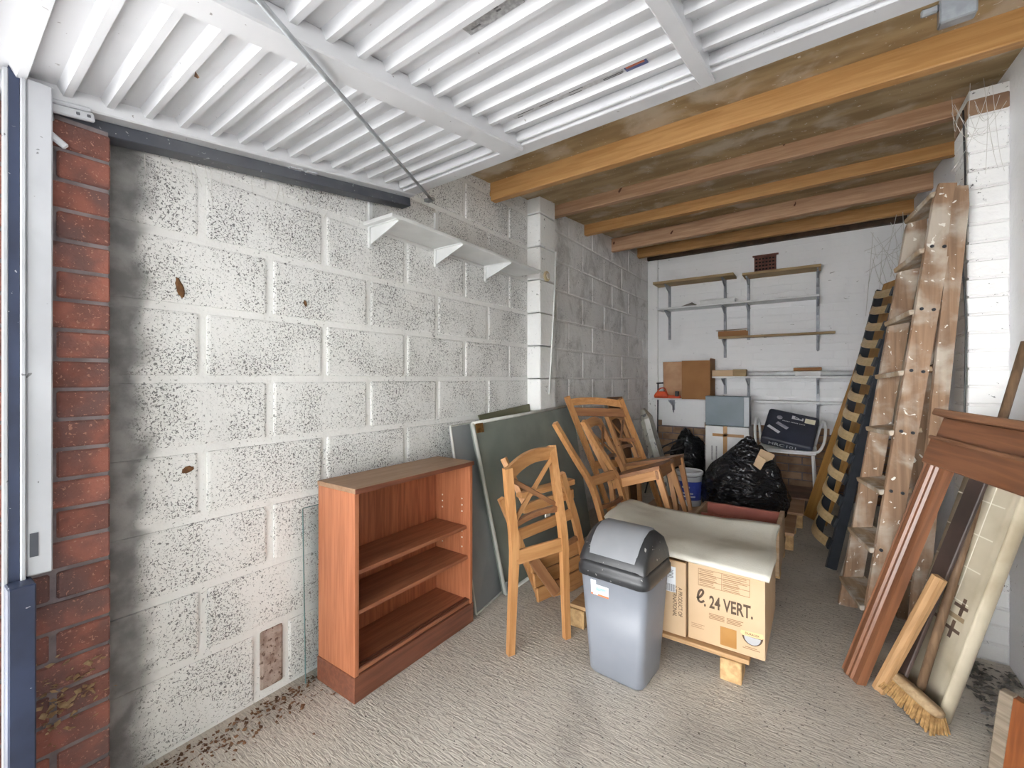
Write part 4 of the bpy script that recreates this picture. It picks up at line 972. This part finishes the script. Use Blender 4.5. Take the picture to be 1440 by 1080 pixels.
def railpart(nm, d0, d1, out, m, over=0.0):
    a = fa+jd*((d0+d1)/2)-rd*over; beam(nm, a+ns*(out/2-.012), a+rd*(RL+over)+ns*(out/2-.012), d1-d0, out+.026, m, su, up=tuple(ns), bev=.004)
railpart('frieze', jl-.105, jl-.022, .012, M_sur); railpart('moulding', jl-.205, jl-.105, .026, M_sur); railpart('shelf_top', jl-.022, jl+.004, .045, M_surd, .012)
railpart('bead', jl-.112, jl-.098, .034, M_surd)
# dark panel seen inside the surround
dk = beam('dark_plank', fa+rd*.098-ns*.10, fa+rd*.098-ns*.10+jd*.90, .080, .012, mat('dark_stain', (82, 66, 60), (62, 52, 48), .5, 5), None, up=tuple(ns)); tag(dk, 'dark brown plank leaning just behind the left leg of the fire surround', 'plank')
# tile-pattern vinyl, rolled at one edge
M_vin = mat('beige_vinyl', (198, 187, 164), (176, 164, 140), .6, 5, kind='object', dirt=((150, 134, 108), 5, .5, .72, .6)); M_vind = mat('brown_vinyl_print', (104, 84, 70), (88, 70, 60), .6, 8); M_vinm = mat('tan_vinyl_print', (150, 130, 102), rough=.6)
vy = thing('vinyl_offcut', 'beige tile-pattern vinyl offcut with rolled edge leaning on the right wall', 'vinyl', (.33, 2.12, 0))
e_ = Vector((.53, -.85, 0)).normalized(); u_ = Vector((.245, .045, .93)).normalized(); e_ = (e_-u_*e_.dot(u_)).normalized(); nv_ = e_.cross(u_).normalized()
if nv_.x > 0: nv_ = -nv_
VO = Vector((.235, 2.275, .0))
VM = Matrix((e_, u_, nv_)).transposed().to_4x4(); VM.translation = VO
TB = [(0, 0), (.115, 0), (.215, 0)]
pr = [(0, 0), (.06, 0), (.12, .0), (.175, .001), (.20, .010)]+[(.225+.032*math.cos(math.radians(a)), .028+.032*math.sin(math.radians(a))) for a in range(230, 420, 15)]
V = []; Fc = []
for j in range(12):
    y = -.03+1.0*j/11
    V += [(a, y, b) for a, b in pr]
n_ = len(pr)
for j in range(11):
    for i in range(n_-1): Fc.append((j*n_+i, j*n_+i+1, (j+1)*n_+i+1, (j+1)*n_+i))
so = obj('sheet', py_mesh('sheet', V, Fc, True), M_vin, vy, VM @ Matrix.Translation((0, .03, 0))); md = so.modifiers.new('thickness', 'SOLIDIFY'); md.thickness = .003; md.offset = 0
def vbox(nm, x0, x1, y0, y1, m, z=.0022): return obj(nm, box_mesh(nm, x1-x0, y1-y0, .0008), m, vy, VM @ Matrix.Translation(((x0+x1)/2, (y0+y1)/2, z)))
M_grout = mat('pale_grout', (224, 218, 202), rough=.7)
for y in (.40, .52, .64, .76, .88): vbox('grout_line', 0, .17, y, y+.004, M_grout)
for x in (.03, .075, .12): vbox('grout_line', x, x+.003, .40, .96, M_grout)
for x, y in ((.155, .387), (.145, .300), (.061, .309)):
    vbox('printed_cross', x-.030, x+.030, y-.006, y+.006, M_vind); vbox('printed_cross', x-.006, x+.006, y-.032, y+.032, M_vind)
vbox('printed_bar', .10, .185, .338, .354, M_vinm); vbox('printed_bar', .105, .12, .395, .45, M_vinm)
# loose strip of moulding
M_strip = wood('pale_moulding', (178, 140, 98), (152, 116, 78), rough=.7); 
sp_ = section('wood_moulding', (.180, 2.115, .004), (.337, 2.063, .482), [(-.018, -.010), (.018, -.010), (.018, .012), (.004, .014), (-.006, .004), (-.018, .004)], M_strip, None, up=(-.6, -.6, .5)); tag(sp_, 'short pale wood moulding leaning inside the fire surround', 'moulding')
# broom
M_hand = wood('broom_handle_wood', (128, 102, 78), (102, 80, 60), rough=.6, axis=2); M_head = wood('broom_head_wood', (176, 152, 118), (150, 124, 92), rough=.7); M_bris = mat('tan_bristle', (186, 148, 96), (150, 114, 70), .85, 60)
bmn = thing('broom', 'old broom with tan bristles and long wooden handle leaning inside the fire surround', 'broom', (.27, 2.06, 0))
h0, h1 = Vector((.290, 2.090, .065)), Vector((.612, 2.366, 1.29)); tube('handle', [h0, lerp(h0, h1, .5), h1], .0135, M_hand, bmn, 12)
hd = Vector((.42, -.55, -.10)).normalized(); hc = Vector((.276, 2.056, .066))
hb = sweep('head', [hc-hd*.085, hc-hd*.07, hc, hc+hd*.07, hc+hd*.085], rrect(.022, .016, .008, 3), M_head, bmn, (.35, .25, 1), True, [.7, 1, 1.05, 1, .7])
def bristles():
    bm = bmesh.new(); hu = Vector((.0, -.12, -1)).normalized(); sd = hd.cross(hu).normalized()
    for i in range(26):
        for j in range(6):
            p = hc+hd*(-.08+.16*i/25)+sd*(-.018+.036*j/5)+hu*.010
            tip = p+hu*.046+sd*((j-2.5)*.006-.012)+hd*((i-12.5)*.0012)+Vector((random.uniform(-.004, .004), random.uniform(-.004, .004), 0))
            tip.z = max(tip.z, .002)
            w = sd*.0024; g = hd*.0026
            a = [bm.verts.new(q) for q in (p-w-g, p+w-g, p+w+g, p-w+g)]; b = [bm.verts.new(q) for q in (tip-w-g, tip+w-g, tip+w+g, tip-w+g)]
            for k in range(4): bm.faces.new((a[k], a[(k+1) % 4], b[(k+1) % 4], b[k]))
            bm.faces.new(b)
    return bm_mesh(bm, 'bristles')
br_ = obj('bristles', bristles(), M_bris, bmn); br_['kind'] = 'stuff'
# board in the near right corner
bdR = thing('varnished_board', 'stub of varnished board with a grey edge in the near right corner', 'board', (.45, 1.83, 0))
M_var = wood('orange_varnish', (146, 86, 46), (120, 66, 34), rough=.3, axis=2)
WR = Matrix.Translation((.412, 1.862, .0)) @ Matrix.Rotation(math.radians(-35), 4, 'Z') @ Matrix.Rotation(.10, 4, 'Y')
obj('board', box_mesh('board', .20, .028, .265, .002), M_var, bdR, WR @ Matrix.Translation((.125, 0, .134))); obj('edge', box_mesh('edge', .030, .030, .268, .002), M_gt, bdR, WR @ Matrix.Translation((.012, 0, .134)))
# rubble heap by the right wall
def heap(name, label, n, area, m, smin, smax, flat=1.0, cat='debris'):
    bm = bmesh.new()
    for i in range(n):
        x, y, zb = area(); s = random.uniform(smin, smax); R = Euler((random.uniform(-.5, .5), random.uniform(-.5, .5), random.uniform(0, 6.3))).to_matrix()
        q = [Vector((a*s*random.uniform(.6, 1.2), b*s*random.uniform(.4, .9), c*s*.35*flat)) for a, b, c in ((-1, 0, 0), (0, -1, .3), (1, 0, 0), (0, 1, .3), (0, 0, 1), (0, 0, -.6))]
        vs = [bm.verts.new(R @ p+Vector((x, y, zb+s*.25*flat))) for p in q]
        for f in ((0, 1, 4), (1, 2, 4), (2, 3, 4), (3, 0, 4), (1, 0, 5), (2, 1, 5), (3, 2, 5), (0, 3, 5)): bm.faces.new([vs[k] for k in f])
    o = obj(name, bm_mesh(bm, name), m); tag(o, label, cat, None, 'stuff'); return o
M_leaf = mat('dry_leaf', (126, 92, 64), (92, 66, 48), .9, 30, kind='world'); M_leafp = mat('pale_leaf', (186, 160, 122), (150, 120, 86), .9, 40, kind='world'); M_rub = mat('grey_rubble', (130, 126, 120), (100, 96, 92), .95, 30, kind='world')
def a1():
    t = random.random(); y = .36+.62*t; return LX+.02+abs(random.gauss(0, .075)), y, 0
heap('leaf_litter', 'dry brown leaf litter along the foot of the block wall', 420, a1, M_leaf, .003, .011, .6, 'leaves')
def a2(): return -1.548+abs(random.gauss(0, .012)), random.uniform(.21, .34), random.uniform(.30, .46)
heap('cobweb_leaves', 'clump of dry leaves caught in cobweb on the brick pier', 90, lambda: (-1.549+abs(random.gauss(0, .008)), random.gauss(.265, .03), random.gauss(.36, .05)), M_leafp, .003, .014, .6, 'leaves')
heap('grit', 'scattered pale and dark grit on the concrete floor', 420, lambda: ((random.uniform(-1.2, .05), random.uniform(.7, 1.48), 0) if random.random() < .7 else (random.uniform(-.12, .05), random.uniform(1.5, 2.7), 0)), M_rub, .0015, .005, 1, 'grit')
heap('rubble', 'grey rubble and dust heaped along the right wall', 260, lambda: (random.uniform(.46, .62), random.uniform(1.9, 2.55), 0), M_rub, .006, .022, 1, 'rubble')
# cobwebs strung in the corners
lf = obj('dead_leaf', py_mesh('dead_leaf', [(-.014, 0, 0), (0, -.005, -.003), (.016, .001, .001), (0, .006, -.004), (0, 0, .003)], [(0, 1, 4), (1, 2, 4), (2, 3, 4), (3, 0, 4), (0, 3, 2, 1)]), M_leaf, None, DM @ Matrix.Translation((.40, -.955, -.012)) @ Matrix.Rotation(-.5, 4, 'Z')); tag(lf, 'small brown dead leaf stuck to the underside of the garage door', 'leaf')
M_web = mat('cobweb', (206, 204, 198), rough=.9)
def web(label, n, fn, r=.0012):
    bm = bmesh.new()
    for i in range(n):
        a, b, sag = fn(); pts = [lerp(a, b, k/6)-Vector((0, 0, sag*math.sin(math.pi*k/6))) for k in range(7)]
        for p, q in zip(pts[:-1], pts[1:]):
            d = (q-p).normalized(); s = d.cross(Vector((.3, .5, .8))).normalized()*r; t = d.cross(s).normalized()*r
            A = [bm.verts.new(p+x) for x in (s, t, -s, -t)]; B = [bm.verts.new(q+x) for x in (s, t, -s, -t)]
            for k in range(4): bm.faces.new((A[k], A[(k+1) % 4], B[(k+1) % 4], B[k]))
    o = obj('cobweb', bm_mesh(bm, 'cobweb'), M_web); tag(o, label, 'cobweb', None, 'stuff')
U = random.uniform
web('cobweb strands hanging at the head of the right pier', 14, lambda: (Vector((U(.40, .61), U(2.45, 2.59), U(2.20, 2.36))), Vector((U(.42, .61), U(2.45, 2.59), U(1.95, 2.30))), U(0.02, .10)), .0007)
web('cobweb strands along the underside of the garage door channel', 22, lambda: ((lambda y: (Vector((-1.60, y, 1.80+.133*(y-.37))), Vector((LX+.004, y+U(-.03, .05), 1.72+.133*(y-.37)+U(-.03, .05))), U(0, .02)))(U(.4, 1.35))), .0009)
web('cobweb strands in the back right corner above the bed base', 22, lambda: (Vector((U(.35, .62), U(4.6, 5.15), U(2.2, 2.5))), Vector((U(.30, .62), U(4.5, 5.15), U(1.6, 2.3))), U(0, .06)), .0018)
